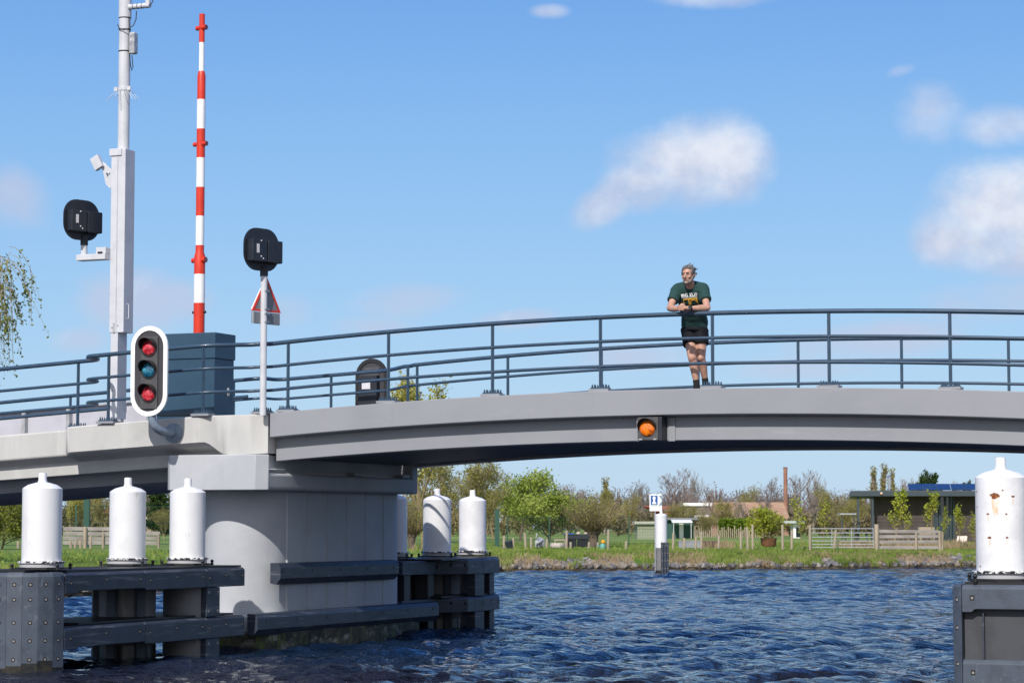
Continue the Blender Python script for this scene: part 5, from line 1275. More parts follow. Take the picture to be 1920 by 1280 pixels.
X = gx_(1050, 115.4); m = MB(); m.box(-.28, .28, -.06, .06, .36, .44); m.box(-.25, -.2, -.05, .05, 0, .36); m.box(.2, .25, -.05, .05, 0, .36); small('plank_bench', 'small plank bench behind the pinkish stone tub', 'bench', m, WOODP, (X, 115.4, gz_(X, 115.4)), 0, .008)
X = gx_(1130, 113); wc = wthing('watering_can', 'small teal watering can with an orange cap by the pollard willow', 'watering can', (X, 113, gz_(X, 113))); z0 = gz_(X, 113)
m = MB(); m.lathe([(.13, z0), (.14, z0+.05), (.12, z0+.22), (.06, z0+.26)], (X, 113), 12); m.tube([(X-.1, 113, z0+.08), (X-.28, 113, z0+.22)], .025, 6); m.build('body', mat('teal_plastic', (.10, .30, .27), .5), wc, 50)
m = MB(); m.ball((X+.02, 113, z0+.33), .10, 7); m.build('orange_cap', mat('orange_plastic', (.75, .32, .02), .5), wc, 50)
for (xa, xb, Y, h, lab) in ((1272, 1316, 115.5, .30, 'long grey concrete trough behind the short stakes right of the marker'),):
    a, b = gx_(xa, Y), gx_(xb, Y); z0 = gz_(a, Y); m = MB(); m.box(0, b-a, -.25, .25, 0, h); m.box(-.02, b-a+.02, -.27, .27, h, h+.05); small('trough', lab, 'trough', m, mat('trough_grey', (.28, .29, .32), .8, col2=(.22, .225, .25), nscale=4), (a, Y, z0), 0, .01)
a = gx_(1331, 118); m = MB()
for i in range(8): m.box(-.45+i*.115, -.45+i*.115+.10, -.02, .02, 0, .38+.03*math.sin(i*2)); m.box(-.45+i*.115, -.45+i*.115+.10, .5, .54, 0, .38)
m.box(-.44, .44, .02, .5, 0, .33); small('compost_crate', 'brown slatted compost crate right of the grey trough', 'crate', m, mat('brown_slats', (.12, .085, .07), .9), (a, 118, gz_(a, 118)), 0)
# potted shrub
X = gx_(1441, 121); z0 = gz_(X, 121)
pt_ = wthing('planter', 'wide brown wicker planter holding the yellow green shrub', 'planter', (X, 121, z0))
m = MB(); m.lathe([(.30, z0+.02), (.37, z0+.12), (.41, z0+.42), (.43, z0+.46), (.38, z0+.46), (.33, z0+.35)], (X, 121), 24); m.build('tub', mat('brown_wicker', (.22, .095, .045), .8, col2=(.13, .06, .03), nscale=9), pt_, 40)
_, Z = px(1441, 944, 121); place(PR['bush'], 'round yellow green shrub growing in the brown planter', X, 121, Z-z0-.3, 1.35, 0, None, 'shrub', 'shrub', z=z0+.28)
# hedge
def hedge(label, xa, xb, ytop, Y, m_, seed):
    rng = np.random.default_rng(seed); a, b = at(xa, ytop, Y), at(xb, ytop, Y); K = TB(); h = a.z-.9
    P = rng.random((5200, 3))*np.array((b.x-a.x, 1.4, h))+np.array((a.x, Y, .9)); P[:, 2] -= np.where(P[:, 2] > .9+h*.85, rng.random(5200)*.3, 0)
    K.leaves(P, .13, rng); 
    for i in range(20): x = a.x+(b.x-a.x)*i/20; K.tube([np.array((x, Y+.7, .8)), np.array((x, Y+.7, .9+h*.7))], .05, .03, 4)
    o = bpy.data.objects.new('hedge', K.mesh('hedge', [m_])); C.objects.link(o); o.location = (0, 0, 0); tag(o, label, 'hedge')
hedge('bright green clipped hedge below the orange roof', 1350, 1402, 971, 188, LM['hedge'], 1)
hedge('yellow green hedge end beside the potted shrub below the orange roof', 1402, 1424, 972, 187, LM['sap'], 2)
X, Z = px(1326, 960, 180); place(PR['olive2'], 'pale blossoming shrub left of the clipped hedge', X, 180, Z-1, 1.3, 0, None, 'shrub', 'shrub')

# ------------------------------------------------------------------ buildings
def tiles(name, c, c2): return mat(name, c, .85, col2=c2, nscale=.8, layers=[((c2[0]*.7, c2[1]*.7, c2[2]*.7), 3, .58, .7, (1, 1, 3))])
OR = tiles('orange_roof_tiles', (.36, .21, .13), (.42, .28, .17)); RD = tiles('red_roof_tiles', (.44, .13, .07), (.36, .10, .06)); BRK = mat('brick_wall', (.28, .15, .11), .9, col2=(.34, .22, .17), nscale=1.5)
GL = mat('window_glass', (.02, .03, .035), .05, spec=1)
def gable(label, xa, xb, yr, ye, Y, dep, roofm, wallm, base=.95, hip=0):
    a, b = at(xa, ye, Y), at(xb, ye, Y); rz_ = at((xa+xb)/2, yr, Y+dep/2).z; ez = a.z
    root = wthing('house', label, 'house', (a.x, Y, base), 'farm buildings beyond the field')
    MB().box(a.x+.25, b.x-.25, Y+.3, Y+dep-.3, base-.2, ez-.03).build('wall', wallm, root, 0)
    m = MB(); hp = hip*dep*.5
    m.add([(a.x, Y, ez), (b.x, Y, ez), (b.x, Y+dep, ez), (a.x, Y+dep, ez), (a.x+hp, Y+dep/2, rz_), (b.x-hp, Y+dep/2, rz_)], [(0, 1, 5, 4), (2, 3, 4, 5), (1, 2, 5), (3, 0, 4), (3, 2, 1, 0)])
    m.build('roof', roofm, root, 0)
    n = max(1, int((b.x-a.x)/3))
    for i in range(n):
        x = a.x+(b.x-a.x)*(i+.5)/n; zc = (ez+base)/2+.2
        w = MB(); w.box(x-.5, x+.5, Y+.24, Y+.298, zc-.5, zc+.5); wd = w.build('window', M['signw'], root, 0)
        w = MB(); w.box(x-.42, x+.42, Y+.22, Y+.238, zc-.42, zc+.42); w.build('pane', GL, wd, 0)
gable('long low barn with a broad orange tiled roof behind the clipped hedge', 1326, 1484, 941, 978, 230, 14, OR, BRK)
gable('house with a red tiled roof just right of the marker board', 1242, 1279, 948, 963, 235, 9, RD, BRK, hip=.8)
gable('long farm building with a thin red roof seen between the left white piles', 165, 312, 954, 964, 250, 10, RD, mat('cream_wall', (.42, .35, .27), .9))
a, b = at(1284, 948, 232), at(1332, 948, 232)
gb = wthing('flat_building', 'grey flat roofed building with white bands between the red and the orange roof', 'building', (a.x, 232, .95))
MB().box(a.x, b.x, 232, 240, .9, a.z+.15).build('wall', mat('grey_brown_wall', (.20, .17, .15), .9), gb, 0)
for z in (a.z+.16, a.z-1.0): MB().box(a.x-.15, b.x+.15, 231.85, 240.1, z-.16, z+.13).build('white_band', M['signw'], gb, 0)
MB().box(a.x+.5, b.x-.5, 231.93, 231.99, 1.6, a.z-1.4).build('window', GL, gb, 0)
a, b = at(1247, 973, 172), at(1300, 973, 172)
gs = wthing('garden_shed', 'dark green garden shed with a white awning behind the marker pile', 'shed', (a.x, 172, .95))
MB().box(a.x, b.x, 172, 175, .9, a.z-.05).build('wall', mat('shed_green', (.03, .09, .075), .8), gs, 0)
MB().box(a.x-.2, b.x+.3, 171.7, 175.3, a.z-.04, a.z+.10).build('roof', mat('shed_roof', (.18, .19, .21), .8), gs, 0)
m = MB(); c1, c2 = at(1259, 976, 171).x, at(1297, 976, 171).x; m.loft([[(c1, 171.6, a.z-.10), (c1, 171.6, a.z-.03), (c1, 170.2, a.z-.18), (c1, 170.2, a.z-.25)], [(c2, 171.6, a.z-.10), (c2, 171.6, a.z-.03), (c2, 170.2, a.z-.18), (c2, 170.2, a.z-.25)]], True); m.build('awning', M['signw'], gs, 0)
for x in (c1+.1, c2-.1): MB().box(x-.015, x+.015, 170.25, 170.28, .9, a.z-.2).build('awning_post', M['signw'], gs, 0)
MB().box(a.x+1.0, a.x+1.3, 171.95, 171.995, .95, a.z-.3).build('door', M['signw'], gs, 0)
a, b = at(1195, 982, 165), at(1238, 982, 165)
g2 = wthing('garden_shed', 'low pale green shed left of the marker board behind the mesh fence', 'shed', (a.x, 165, .95))
MB().box(a.x, b.x, 165, 168, .9, a.z).build('wall', mat('pale_green_wall', (.26, .28, .20), .8), g2, 0); MB().box(a.x-.2, b.x+.2, 164.8, 168.2, a.z+.002, a.z+.18).build('roof', mat('pale_roof', (.42, .42, .36), .8), g2, 0)
a, b = at(1472, 978, 178), at(1505, 978, 178)
wv = wthing('garden_tent', 'white and mint party tent in the garden left of the metal gate', 'tent', (a.x, 178, .95))
MB().box(a.x-.2, b.x+.1, 177.6, 180, a.z-.1, a.z+.08).build('roof', mat('mint_canvas', (.42, .46, .45), .7), wv, 0)
MB().box(a.x+.6, b.x-.2, 178, 179.9, .95, a.z-.105).build('side_wall', M['signw'], wv, 0); MB().box(b.x-.5, b.x-.2, 177.95, 177.99, 1.1, a.z-.4).build('window', GL, wv, 0)
# chimney stack
cs = at(1472.5, 877, 300); cm2 = wthing('chimney_stack', 'tall slim brick factory chimney rising among the bare trees', 'chimney', (cs.x, 300, .8))
m = MB(); m.lathe([(.30, .5), (.235, cs.z-.3), (.26, cs.z-.28), (.26, cs.z)], (cs.x, 300), 16); m.build('shaft', mat('chimney_brick', (.27, .12, .085), .9, col2=(.33, .17, .12), nscale=1), cm2, 40)
m = MB(); m.lathe([(.27, cs.z-.02), (.27, cs.z+.1), (.2, cs.z+.1), (.2, cs.z-.02)], (cs.x, 300), 16); m.build('rim', mat('sooty_rim', (.10, .07, .06), .9), cm2, 40)

# modern house
Y = 141.0
def hx(x): return at(x, 960, Y).x
zr0, zr1 = at(1700, 930, Y-1).z, at(1700, 919.5, Y-1).z
zg = .80
ho = wthing('flat_roof_house', 'dark timber house with deep flat roof, solar panels and glass door', 'house', (hx(1700), Y, zg))
PL = mat('dark_timber_cladding', (.075, .058, .054), .8, col2=(.055, .042, .040), nscale=2, layers=[((.12, .095, .085), 4, .55, .75, (.3, 1, 6))])
DG = mat('dark_grey_trim', (.045, .062, .075), .5)
x0, x1 = hx(1634), hx(1960)
d0, d1 = hx(1752), hx(1788)
def shear(m):
    for v in m.v:
        if v.y > Y+.31: v.x += (v.y-Y)*.147
for (a, b) in ((x0, d0), (d1, x1)):
    m = MB(); n = 13
    for k in range(n):
        z = zg+(zr0-zg)*k/n; m.box(a, b, Y+.008*(k % 2), Y+.3, z+.006, z+(zr0-zg)/n-.006)
    m.box(a+.02, b-.02, Y+.05, Y+9, zg, zr0-.01); shear(m); m.build('timber_wall', PL, ho, 0)
m = MB(); m.box(hx(1590), hx(1975), Y-1.2, Y+10, zr0, zr1); shear(m); rf = m.build('roof', DG, ho, 0, bevel=.02)
m = MB(); m.box(hx(1590)+.05, hx(1975)-.05, Y-1.15, Y+9.9, zr0-.012, zr0-.002); shear(m); m.build('soffit', DG, rf, 0)
SPm = mat('solar_panel_blue', (.008, .018, .05), .35, col2=(.007, .015, .04), nscale=.7, coat=.3)
for i in range(7):
    a = hx(1706+i*27); b = a+(hx(1733)-hx(1706))-.03; m = MB()
    m.loft([[(a, Y+.4, zr1+.05), (b, Y+.4, zr1+.05), (b, Y+.4, zr1+.09), (a, Y+.4, zr1+.09)], [(a+.25, Y+2.2, zr1+.42), (b+.25, Y+2.2, zr1+.42), (b+.25, Y+2.2, zr1+.46), (a+.25, Y+2.2, zr1+.46)]], True)
    m.build('solar_panel', SPm, rf, 0)
    m = MB(); m.box(a+.3, a+.36, Y+.5, Y+2.1, zr1+.001, zr1+.1); m.build('panel_foot', M['galv'], rf, 0)
m = MB(); c_ = (hx(1673), Y+1); m.lathe([(.115, zr1), (.13, zr1+.12), (.10, zr1+.14), (.10, zr1+.80), (.13, zr1+.82), (.13, zr1+.86), (.05, zr1+.92)], c_, 14); m.build('flue', mat('polished_flue', (.6, .6, .62), .2, metal=.9), rf, 40)
for xx in (1604.5, 1631.5): m = MB(); p = hx(xx); m.box(p-.06, p+.06, Y-1.0, Y-.88, zg-.1, zr0-.003); m.build('roof_post', DG, ho, 0)
m = MB(); m.box(d0, d1, Y+.12, Y+.16, zg+.25, zr0-.02); m.build('glass_door', mat('door_glass', (.02, .035, .045), .06, spec=1), ho, 0)
m = MB()
for xx in (1752, 1762, 1773, 1782, 1788): p = hx(xx); m.box(p-.06, p+.06, Y-.01, Y+.11, zg+.2, zr0-.02)
m.box(d0, d1, Y-.02, Y+.115, zg+.12, zg+.26); m.build('door_frame', mat('teal_frame', (.03, .05, .055), .5), ho, 0)
m = MB(); p = hx(1766); 
for k in range(8): m.tube([(d0+.45+.07*k, Y+.17, zg+.3), (d0+.45+.07*k, Y+.17, zr0-.1)], .035, 6)
m.build('curtain', mat('pale_curtain', (.16, .20, .20), .9), ho, 40)
m = MB(); m.ball((hx(1647), Y-1.24, (zr0+zr1)/2), .08, 7); m.build('lamp', mat('warm_lamp', (.7, .5, .35), .3), ho, 50)
# terrace
te = wthing('terrace_table', 'dark garden table and grey parasol frame on the terrace left of the timber house', 'table', (hx(1600), Y-1, zg)); tz = zg+.05
m = MB(); m.box(hx(1568), hx(1598), Y-1.6, Y-.4, at(1600, 962, Y).z-.08, at(1600, 962, Y).z); m.build('canopy', M['galv'], te, 0)
m = MB(); m.box(hx(1571), hx(1573), Y-1.5, Y-1.4, zg-.1, at(1600, 963, Y).z-.081); m.box(hx(1594), hx(1596), Y-1.5, Y-1.4, zg-.1, at(1600, 963, Y).z-.081); m.build('leg', DG, te, 0)
m = MB(); m.box(hx(1575), hx(1625), Y-1.2, Y-.3, zg+.65, zg+.72); m.build('table_top', DG, te, 0)
for xx in (1580, 1600, 1620): m = MB(); m.box(hx(xx)-.04, hx(xx)+.04, Y-1.1, Y-1.02, zg-.1, zg+.649); m.build('leg', DG, te, 0)
tb = wthing('terrace_bench', 'pale wooden garden bench in front of the timber wall behind the plank fence', 'bench', (hx(1720), Y-3, zg))
zg2 = gz_(hx(1720), Y-3)
m = MB(); m.box(hx(1706), hx(1736), Y-3.2, Y-2.8, zg2+.42, zg2+.50); m.box(hx(1706), hx(1736), Y-2.82, Y-2.76, zg2+.50, zg2+.85); m.build('seat', WOODP, tb, 0)
for xx in (1709, 1733): m = MB(); m.box(hx(xx)-.04, hx(xx)+.04, Y-3.15, Y-2.85, zg2-.05, zg2+.419); m.build('leg', WOODP, tb, 0)
X = hx(1780); zz = gz_(X, Y-4)
m = MB(); m.loft([[(-.35, 0, 0), (.25, 0, 0), (.33, .35, .38), (-.22, .35, .38)], [(-.35, .05, 0), (.25, .05, 0), (.33, .40, .38), (-.22, .40, .38)]], True)
m.box(-.2, -.15, .38, .5, 0, .33); m.box(.2, .25, .38, .5, 0, .33)
small('slanted_board', 'small pale slanted board on the lawn below the glass door', 'board', m, mat('pale_board', (.60, .52, .45), .7), (X, Y-4, zz), 0)
# ------------------------------------------------------------------ person leaning on the railing
def person():
    from mathutils.bvhtree import BVHTree
    zd = zs(6.45)-.06
    J = {k: hit(*v) for k, v in dict(
        an1=(1305.5, 716, .66), kn1=(1298, 671, .62), hp1=(1292.5, 622, .80), an2=(1322, 712, .84), kn2=(1314.5, 670, .72), hp2=(1314, 622, .80),
        pel=(1303, 611, .82), wai=(1301.5, 590, .74), che=(1296, 556, .52), shr=(1270, 543.5, .42), shl=(1318.5, 542, .44), nek=(1295, 537, .40), hd=(1290, 515.5, .26),
        elr=(1256, 577.5, .20), ell=(1326, 577, .22), wrr=(1273, 579.5, .05), wrl=(1293.5, 578.5, .03), har=(1279, 579, .01), hal=(1284, 577.5, -.01)).items()}
    root = bthing('person', 'person in dark green t-shirt and black shorts leaning on the railing, hands clasped', 'person', 6.5, .7, zd)
    def fr(mb, a, b, ra, rb, n=16, sx=1.0, rnd=True):
        a, b = Vector(a), Vector(b); d = (b-a).normalized(); L = (b-a).length
        up = Vector((0, 1, 0)) if abs(d.y) < .8 else Vector((1, 0, 0)); x = d.cross(up).normalized(); y = d.cross(x); rings = []
        prof = []
        if rnd:
            for i in range(5): q = PI/2*i/5; prof.append((-ra*math.cos(q), max(.001, ra*math.sin(q))))
        for i in range(5): prof.append((L*i/4, ra+(rb-ra)*i/4))
        if rnd:
            for i in range(1, 6): q = PI/2*i/5; prof.append((L+rb*math.sin(q), max(.001, rb*math.cos(q))))
        for h, r in prof: rings.append([a+d*h+(x*math.cos(2*PI*k/n)*sx+y*math.sin(2*PI*k/n))*r for k in range(n)])
        mb.loft(rings, True)
    def el(mb, c, r, rot=None, n=12):
        rings = []
        for i in range(1, n):
            th = PI*i/n
            rings.append([Vector((r[0]*math.sin(th)*math.cos(2*PI*k/(2*n)), r[1]*math.sin(th)*math.sin(2*PI*k/(2*n)), -r[2]*math.cos(th))) for k in range(2*n)])
        if rot is not None: rings = [[rot @ v for v in g_] for g_ in rings]
        mb.loft([[v+Vector(c) for v in g_] for g_ in rings], True)
    def bake(mb, name, m_, vox, parent=root, smooth=2, keep=None):
        o = mb.build(name, m_, parent, 60)
        r = o.modifiers.new('r', 'REMESH'); r.mode = 'VOXEL'; r.voxel_size = vox
        if smooth: s_ = o.modifiers.new('s', 'SMOOTH'); s_.iterations = smooth; s_.factor = .5
        bpy.context.view_layer.update(); dg = bpy.context.evaluated_depsgraph_get()
        me = bpy.data.meshes.new_from_object(o.evaluated_get(dg)); me.name = name
        o.modifiers.clear(); old = o.data; o.data = me; bpy.data.meshes.remove(old); me.shade_smooth()
        return o
    SK = mat('skin', (.47, .275, .205), .55, col2=(.40, .215, .155), nscale=14, trans=.12); SK.node_tree.nodes['Principled BSDF'].inputs['Subsurface Scale'].default_value = .01
    # head frame
    yaw, pit = R(-3), R(5)
    Rh = Matrix.Rotation(yaw, 3, 'Z') @ Matrix.Rotation(pit, 3, 'X')      # local: -y is forward (towards the viewer), x right, z up
    k_ = 1.11
    def H(x, y, z): return J['hd']+Rh @ Vector((x*k_, -y*k_, z*k_))
    def he(mb, c, r): el(mb, H(*c), tuple(q*k_ for q in r), Rh)
    b = MB()
    he(b, (0, -.02, .035), (.073, .092, .083)); he(b, (0, .02, -.015), (.060, .070, .088)); he(b, (0, .036, -.068), (.046, .048, .040)); he(b, (0, .066, -.092), (.022, .020, .018))
    fr(b, H(-.030, .080, .030), H(.030, .080, .030), .0125*k_, .0125*k_); fr(b, H(0, .086, .018), H(0, .112, -.026), .009*k_, .0125*k_); he(b, (0, .100, -.032), (.019, .014, .010))
    for sx in (-1, 1):
        he(b, (sx*.040, .058, -.022), (.022, .024, .020)); he(b, (sx*.074, -.008, -.012), (.010, .021, .032))
    he(b, (0, .084, -.052), (.026, .012, .009)); he(b, (0, .082, -.068), (.022, .012, .008))
    fr(b, J['nek']+Vector((0, .02, -.05)), J['hd']+Vector((.005, .02, -.05)), .068, .060)
    # torso, hips
    fr(b, J['pel'], J['wai'], .145, .130, 20, 1.15); fr(b, J['wai'], J['che'], .13, .150, 20, 1.15); fr(b, J['shr']+Vector((.05, 0, 0)), J['shl']-Vector((.05, 0, 0)), .085, .085)
    # arms
    for sh, e_, w_ in (('shr', 'elr', 'wrr'), ('shl', 'ell', 'wrl')):
        fr(b, J[sh], J[e_], .062, .045); fr(b, J[e_], J[e_]+(J[w_]-J[e_])*.35, .047, .049); fr(b, J[e_]+(J[w_]-J[e_])*.35, J[w_], .049, .031)
    # legs
    for h_, kn, an in (('hp1', 'kn1', 'an1'), ('hp2', 'kn2', 'an2')):
        fr(b, J[h_], J[kn], .095, .062); el(b, J[kn]+Vector((0, -.015, .0)), (.055, .058, .062)); mid = J[kn]+(J[an]-J[kn])*.33+Vector((0, .012, 0))
        fr(b, J[kn], mid, .054, .064); fr(b, mid, J[an], .064, .038)
        foot = Vector((J[an].x, J[an].y, zd+.05)); fr(b, J[an], foot+Vector((0, .03, 0)), .038, .045); fr(b, foot+Vector((0, .04, 0)), foot+Vector((-.02, -.17, -.01)), .045, .038)
    # hands: palms and fingers, left hand clasped over the right
    hr, hl = J['har'], J['hal']
    fr(b, J['wrr'], hr+Vector((.005, 0, .0)), .032, .036, 12, .8); fr(b, J['wrl'], hl+Vector((.0, 0, .0)), .031, .037, 12, .8)
    for i in range(4):      # his left fingers wrap in front, unequal lengths, bent at the knuckle
        z = .034-.021*i; L = (.040, .047, .044, .034)[i]
        p0 = hl+Vector((-.014, -.030, z)); p1 = p0+Vector((-.036, -.018, .004)); p2 = p1+Vector((-L*.8, .006, -.006)); p3 = p2+Vector((-.012, .022, -.006))
        fr(b, p0, p1, .0105, .010, 8); fr(b, p1, p2, .0098, .009, 8); fr(b, p2, p3, .009, .008, 8)
        p0 = hr+Vector((.02, .030, z)); p1 = p0+Vector((.035, .015, .002)); p2 = p1+Vector((L*.7, -.01, .0))
        fr(b, p0, p1, .0105, .0095, 8); fr(b, p1, p2, .0095, .0085, 8)
    fr(b, hl+Vector((.005, -.02, .035)), hl+Vector((-.03, -.03, .058)), .0115, .010, 8); fr(b, hl+Vector((-.03, -.03, .058)), hl+Vector((-.052, -.025, .052)), .010, .009, 8)
    fr(b, hr+Vector((.0, -.01, .035)), hr+Vector((.018, -.012, .066)), .0115, .010, 8); fr(b, hr+Vector((.018, -.012, .066)), hr+Vector((.034, -.010, .074)), .010, .0085, 8)
    bake(b, 'body', SK, .0062, smooth=2)
    # hair
    HM = mat('grey_hair', (.075, .07, .075), .75, col2=(.24, .235, .24), nscale=30, nlo=.45, nhi=.68, bump=1, bscale=90, stretch=(1, 1, .35))
    hh = MB(); rng = random.Random(4)
    he(hh, (0, -.036, .052), (.081, .088, .080)); he(hh, (.0, .022, .092), (.062, .045, .030)); he(hh, (0, -.07, -.005), (.070, .045, .060))
    for sx in (-1, 1): he(hh, (sx*.068, .010, .030), (.014, .028, .034)); he(hh, (sx*.072, .016, .0), (.007, .012, .024))
    for i in range(34):
        a = rng.uniform(-.06, .06); y = rng.uniform(-.10, .05); zz = .10+.02*math.cos(a*20)
        p = H(a, y, zz-.02-abs(y+.02)*.35); q = p+Rh @ Vector((rng.uniform(.0, .03), rng.uniform(.01, .035), rng.uniform(-.002, .010)))*k_
        fr(hh, p, q, .016, .007, 6)
    for i in range(16):
        p = H(.055, -.06+rng.uniform(-.03, .03), rng.uniform(.0, .09)); q = p+Rh @ Vector((rng.uniform(.015, .04), .02, rng.uniform(-.015, .03)))*k_; fr(hh, p, q, .012, .004, 6)
    fr(hh, H(.01, -.02, .125), H(.035, -.03, .158), .012, .004, 6); fr(hh, H(.03, -.03, .115), H(.07, -.04, .135), .012, .004, 6)
    bake(hh, 'hair', HM, .0062, smooth=1)
    # beard, brows, eyes, mouth
    BM = mat('grey_stubble_beard', (.30, .215, .18), .85, col2=(.42, .36, .33), nscale=40, bump=.6, bscale=120)
    bd_ = MB(); he(bd_, (0, .034, -.080), (.0485, .050, .036)); he(bd_, (0, .066, -.096), (.026, .023, .018)); he(bd_, (0, .090, -.046), (.026, .009, .006))
    for sx in (-1, 1): he(bd_, (sx*.050, .018, -.060), (.012, .032, .026)); he(bd_, (sx*.060, .004, -.038), (.009, .018, .024)); he(bd_, (sx*.027, .078, -.062), (.008, .010, .016))
    bake(bd_, 'beard', BM, .0055, smooth=1)
    mo = MB(); he(mo, (-.002, .0935, -.0585), (.020, .006, .0055)); mo.build('mouth', mat('mouth', (.24, .06, .05), .5), root, 60)
    DB = mat('dark_brow', (.06, .05, .045), .8)
    for sx in (-1, 1):
        e = MB(); he(e, (sx*.030, .0805, .010), (.0125, .008, .006)); ey = e.build('eye', mat('eye_white', (.35, .28, .25), .4), root, 60)
        e = MB(); he(e, (sx*.030-.003, .0855, .009), (.006, .0045, .005)); e.build('iris', M['black'], ey, 60)
        e = MB(); fr(e, H(sx*.012, .0925, .027), H(sx*.030, .0935, .0295), .0048, .005, 8); fr(e, H(sx*.030, .0935, .0295), H(sx*.048, .083, .025), .005, .003, 8); e.build('eyebrow', DB, root, 60)
    # t-shirt
    SH = mat('dark_green_cotton', (.007, .038, .036), .9, col2=(.010, .048, .045), nscale=5, bump=.8, bscale=7)
    s_ = MB(); fr(s_, J['pel']+Vector((0, 0, .0)), J['wai']+Vector((0, -.01, 0)), .168, .160, 24, 1.14, False); fr(s_, J['wai']+Vector((0, -.01, -.01)), J['che'], .160, .176, 24, 1.16)
    fr(s_, J['che']+Vector((0, 0, -.02)), (J['shr']+J['shl'])/2+Vector((0, .02, -.02)), .165, .125, 24, 1.1)
    fr(s_, J['shr']+Vector((.015, .01, -.005)), J['shl']+Vector((-.015, .01, -.005)), .106, .106, 16); fr(s_, J['shr']+Vector((.05, .02, .01)), J['nek']+Vector((-.02, .03, -.0)), .095, .085, 16); fr(s_, J['shl']+Vector((-.05, .02, .01)), J['nek']+Vector((.02, .03, -.0)), .095, .085, 16); fr(s_, J['nek']+Vector((0, .035, -.06)), J['nek']+Vector((0, .045, .020)), .115, .078, 18, 1, False)
    for sh, e_ in (('shr', 'elr'), ('shl', 'ell')):
        d = J[e_]-J[sh]; fr(s_, J[sh]-d*.05, J[sh]+d*.62, .085, .082, 18, 1.0, False); fr(s_, J[sh]+d*.1, J[sh]+d*.15, .09, .086, 16)
    sh_ = bake(s_, 't_shirt', SH, .009, smooth=4)
    # folds
    me = sh_.data; me.update()
    for v in me.vertices:
        p = v.co; f_ = noise.noise(Vector((p.x*5+p.z*3, p.y*5, p.z*11)))*.012+noise.noise(Vector((p.x*14, p.y*14, p.z*26)))*.004
        v.co = p+v.normal*f_
    me.update()
    cl = MB(); nk = J['nek']+Vector((0, .02, .0)); 
    # neck band
    n = 28; ring = [nk+Vector((.073*math.cos(2*PI*k/n), .070*math.sin(2*PI*k/n)+.012, .016+.028*math.sin(2*PI*k/n))) for k in range(n)]
    cl.tube(ring+[ring[0], ring[1]], .010, 8, False); cl.build('neck_band', mat('green_rib', (.008, .042, .042), .85), sh_, 60)
    # print
    off = OFS[root.name]; bvh = BVHTree.FromPolygons([v.co[:] for v in me.vertices], [p.vertices[:] for p in me.polygons])
    tcx = hit(1295.5, 560, .4); tilt = R(5)
    def wrap(pts2, faces, name, m_, lift=.013):
        vs = []
        for a, b_ in pts2:
            x = tcx.x+a*math.cos(tilt)-b_*math.sin(tilt); z = tcx.z+a*math.sin(tilt)+b_*math.cos(tilt)
            loc, nr, _, _ = bvh.ray_cast(Vector((x, -2, z))-off, Vector((0, 1, 0)))
            t_ = (loc.y if loc else .3-off.y)-lift; vs.append((x-off.x, t_, z-off.z))
        m2 = bpy.data.meshes.new(name); m2.from_pydata(vs, [], faces); m2.materials.append(m_)
        o = bpy.data.objects.new(name, m2); C.objects.link(o); o.parent = sh_; return o
    def textmesh(body, size, off_, sp=1.0, bold=.02):
        cu = bpy.data.curves.new('t', 'FONT'); cu.body = body; cu.size = size; cu.align_x = 'CENTER'; cu.space_character = sp; cu.offset = bold*size; cu.resolution_u = 2
        o = bpy.data.objects.new('t', cu); C.objects.link(o); bpy.context.view_layer.update()
        m2 = bpy.data.meshes.new_from_object(o.evaluated_get(bpy.context.evaluated_depsgraph_get())); bpy.data.objects.remove(o)
        bm = bmesh.new(); bm.from_mesh(m2); bmesh.ops.subdivide_edges(bm, edges=bm.edges[:], cuts=1, use_grid_fill=False); bmesh.ops.triangulate(bm, faces=bm.faces[:])
        r_ = ([(v.co.x+off_[0], v.co.y+off_[1]) for v in bm.verts], [tuple(v.index for v in f.verts) for f in bm.faces]); bm.free(); return r_
    WT = mat('white_print', (.85, .85, .85), .7); OT = mat('orange_print', (.62, .32, .03), .7)
    p_, f_ = textmesh('BIG SUR', .066, (0, .026), 1.03, .012); wrap(p_, f_, 'print_title', WT)
    p_, f_ = textmesh('INTERNATIONAL MARATHON', .0155, (0, .010), .95, .02); wrap(p_, f_, 'print_line', WT)
    pts, fs = [], []
    def quad(poly):
        n0 = len(pts); N = 6
        a, b_, c_, d_ = [Vector((q[0], q[1])) for q in poly]
        for i in range(N+1):
            for j in range(N+1): u_, v_ = i/N, j/N; q = a*(1-u_)*(1-v_)+b_*u_*(1-v_)+c_*u_*v_+d_*(1-u_)*v_; pts.append((q.x, q.y))
        for i in range(N):
            for j in range(N): k = n0+i*(N+1)+j; fs.append((k, k+N+1, k+N+2, k+1))
    quad([(-.10, -.014), (.10, -.014), (.10, .001), (-.10, .001)])
    for x, w, l_ in ((-.10, .010, .085), (-.028, .016, .10), (-.008, .008, .10), (.012, .006, .03), (.03, .006, .02), (.062, .006, .02), (.08, .016, .05)): quad([(x, -.014-l_), (x+w, -.014-l_), (x+w, -.012), (x, -.012)])
    for i in range(10):
        a0, a1 = PI*i/10, PI*(i+1)/10
        quad([(.045+.045*math.cos(a0), -.105+.075*math.sin(a0)), (.045+.045*math.cos(a1), -.105+.075*math.sin(a1)), (.045+.055*math.cos(a1), -.105+.087*math.sin(a1)), (.045+.055*math.cos(a0), -.105+.087*math.sin(a0))])
    wrap(pts, fs, 'print_arches', OT, .012)
    # shorts
    SB = mat('black_shorts_cloth', (.007, .0075, .011), .7, col2=(.010, .0105, .015), nscale=4, spec=.12, bump=.9, bscale=9)
    s2 = MB(); fr(s2, J['pel']+Vector((0, 0, .02)), J['pel']+Vector((0, 0, -.07)), .158, .175, 24, 1.08, False)
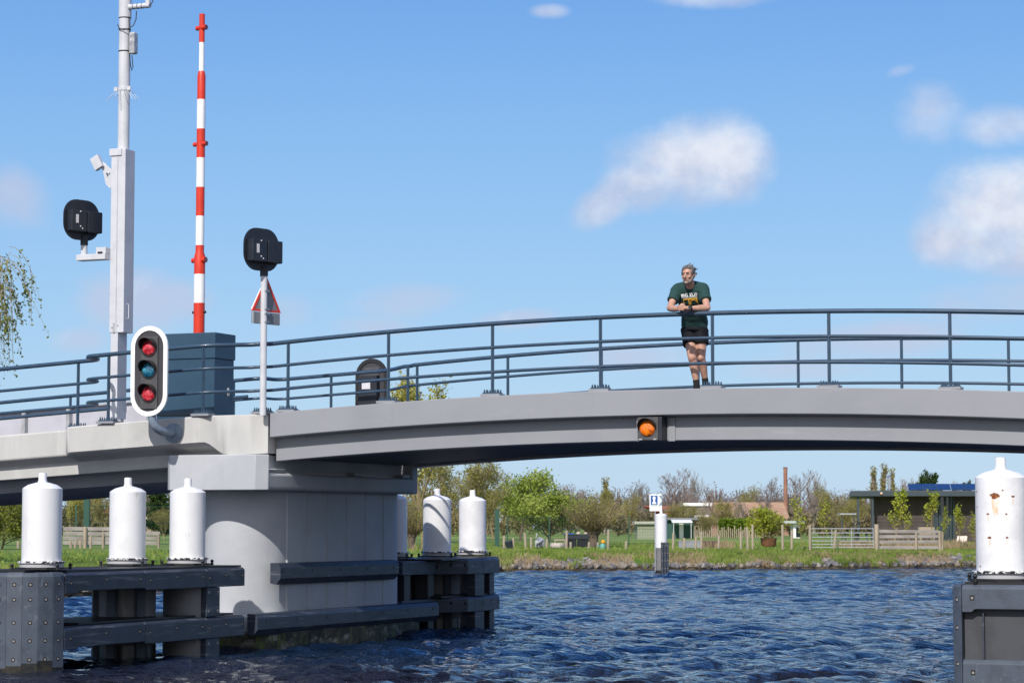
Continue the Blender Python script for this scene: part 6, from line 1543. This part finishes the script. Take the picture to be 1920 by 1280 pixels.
    for h_, kn in (('hp1', 'kn1'), ('hp2', 'kn2')):
        d = J[kn]-J[h_]; fr(s2, J[h_]-d*.1, J[h_]+d*.50, .118, .115, 20, 1.0, False)
    s2o = bake(s2, 'shorts', SB, .009, smooth=3)
    for v in s2o.data.vertices: p = v.co; v.co = p+v.normal*(noise.noise(Vector((p.x*6, p.y*6, p.z*10)))*.012)
    for x, y in ((1278.5, 623), (1325, 623)):
        q = hit(x, y, .66); m = MB(); m.box(q.x-.018, q.x+.018, q.y-.005, q.y, q.z-.006, q.z+.006)
    # socks and shoes
    SO = mat('black_sock', (.012, .012, .014), .9); SHO = mat('dark_running_shoe', (.03, .04, .07), .7, col2=(.25, .15, .08), nscale=18, nlo=.6, nhi=.65)
    for kn, an in (('kn1', 'an1'), ('kn2', 'an2')):
        d = (J[kn]-J[an]).normalized(); m = MB(); fr(m, J[an]+d*.035, J[an]-d*.03, .046, .046, 16, 1, False); fr(m, J[an]-d*.02, Vector((J[an].x, J[an].y+.02, zd+.07)), .046, .050, 16); bake(m, 'sock', SO, .007, smooth=1)
        foot = Vector((J[an].x, J[an].y, zd+.052)); m = MB(); fr(m, foot+Vector((0, .05, 0)), foot+Vector((-.02, -.18, -.008)), .05, .043, 16, 1.0); m.box(foot.x-.06, foot.x+.04, foot.y-.21, foot.y+.09, zd+.001, zd+.03)
        bake(m, 'shoe', SHO, .007, smooth=2)
    # watch
    ax = (J['ell']-J['wrl']).normalized(); c0 = J['wrl']+ax*.012
    m = MB(); a_ = ax.cross(Vector((0, 1, 0))).normalized(); b2 = ax.cross(a_); rg = []
    for q, r_ in ((-.011, .034), (-.011, .039), (.011, .039), (.011, .034)): rg.append([c0+ax*q+(a_*math.cos(2*PI*k/20)+b2*math.sin(2*PI*k/20))*r_ for k in range(20)])
    m.loft(rg+[rg[0]], True, False); wt = m.build('watch', M['black'], root, 50)
    m = MB(); fc = c0+Vector((0, -.040, .004)); m.tube([fc, fc+Vector((0, -.010, .001))], .026, 20); m.build('watch_face', mat('watch_glass', (.01, .012, .015), .15, coat=1), wt, 40)
person()
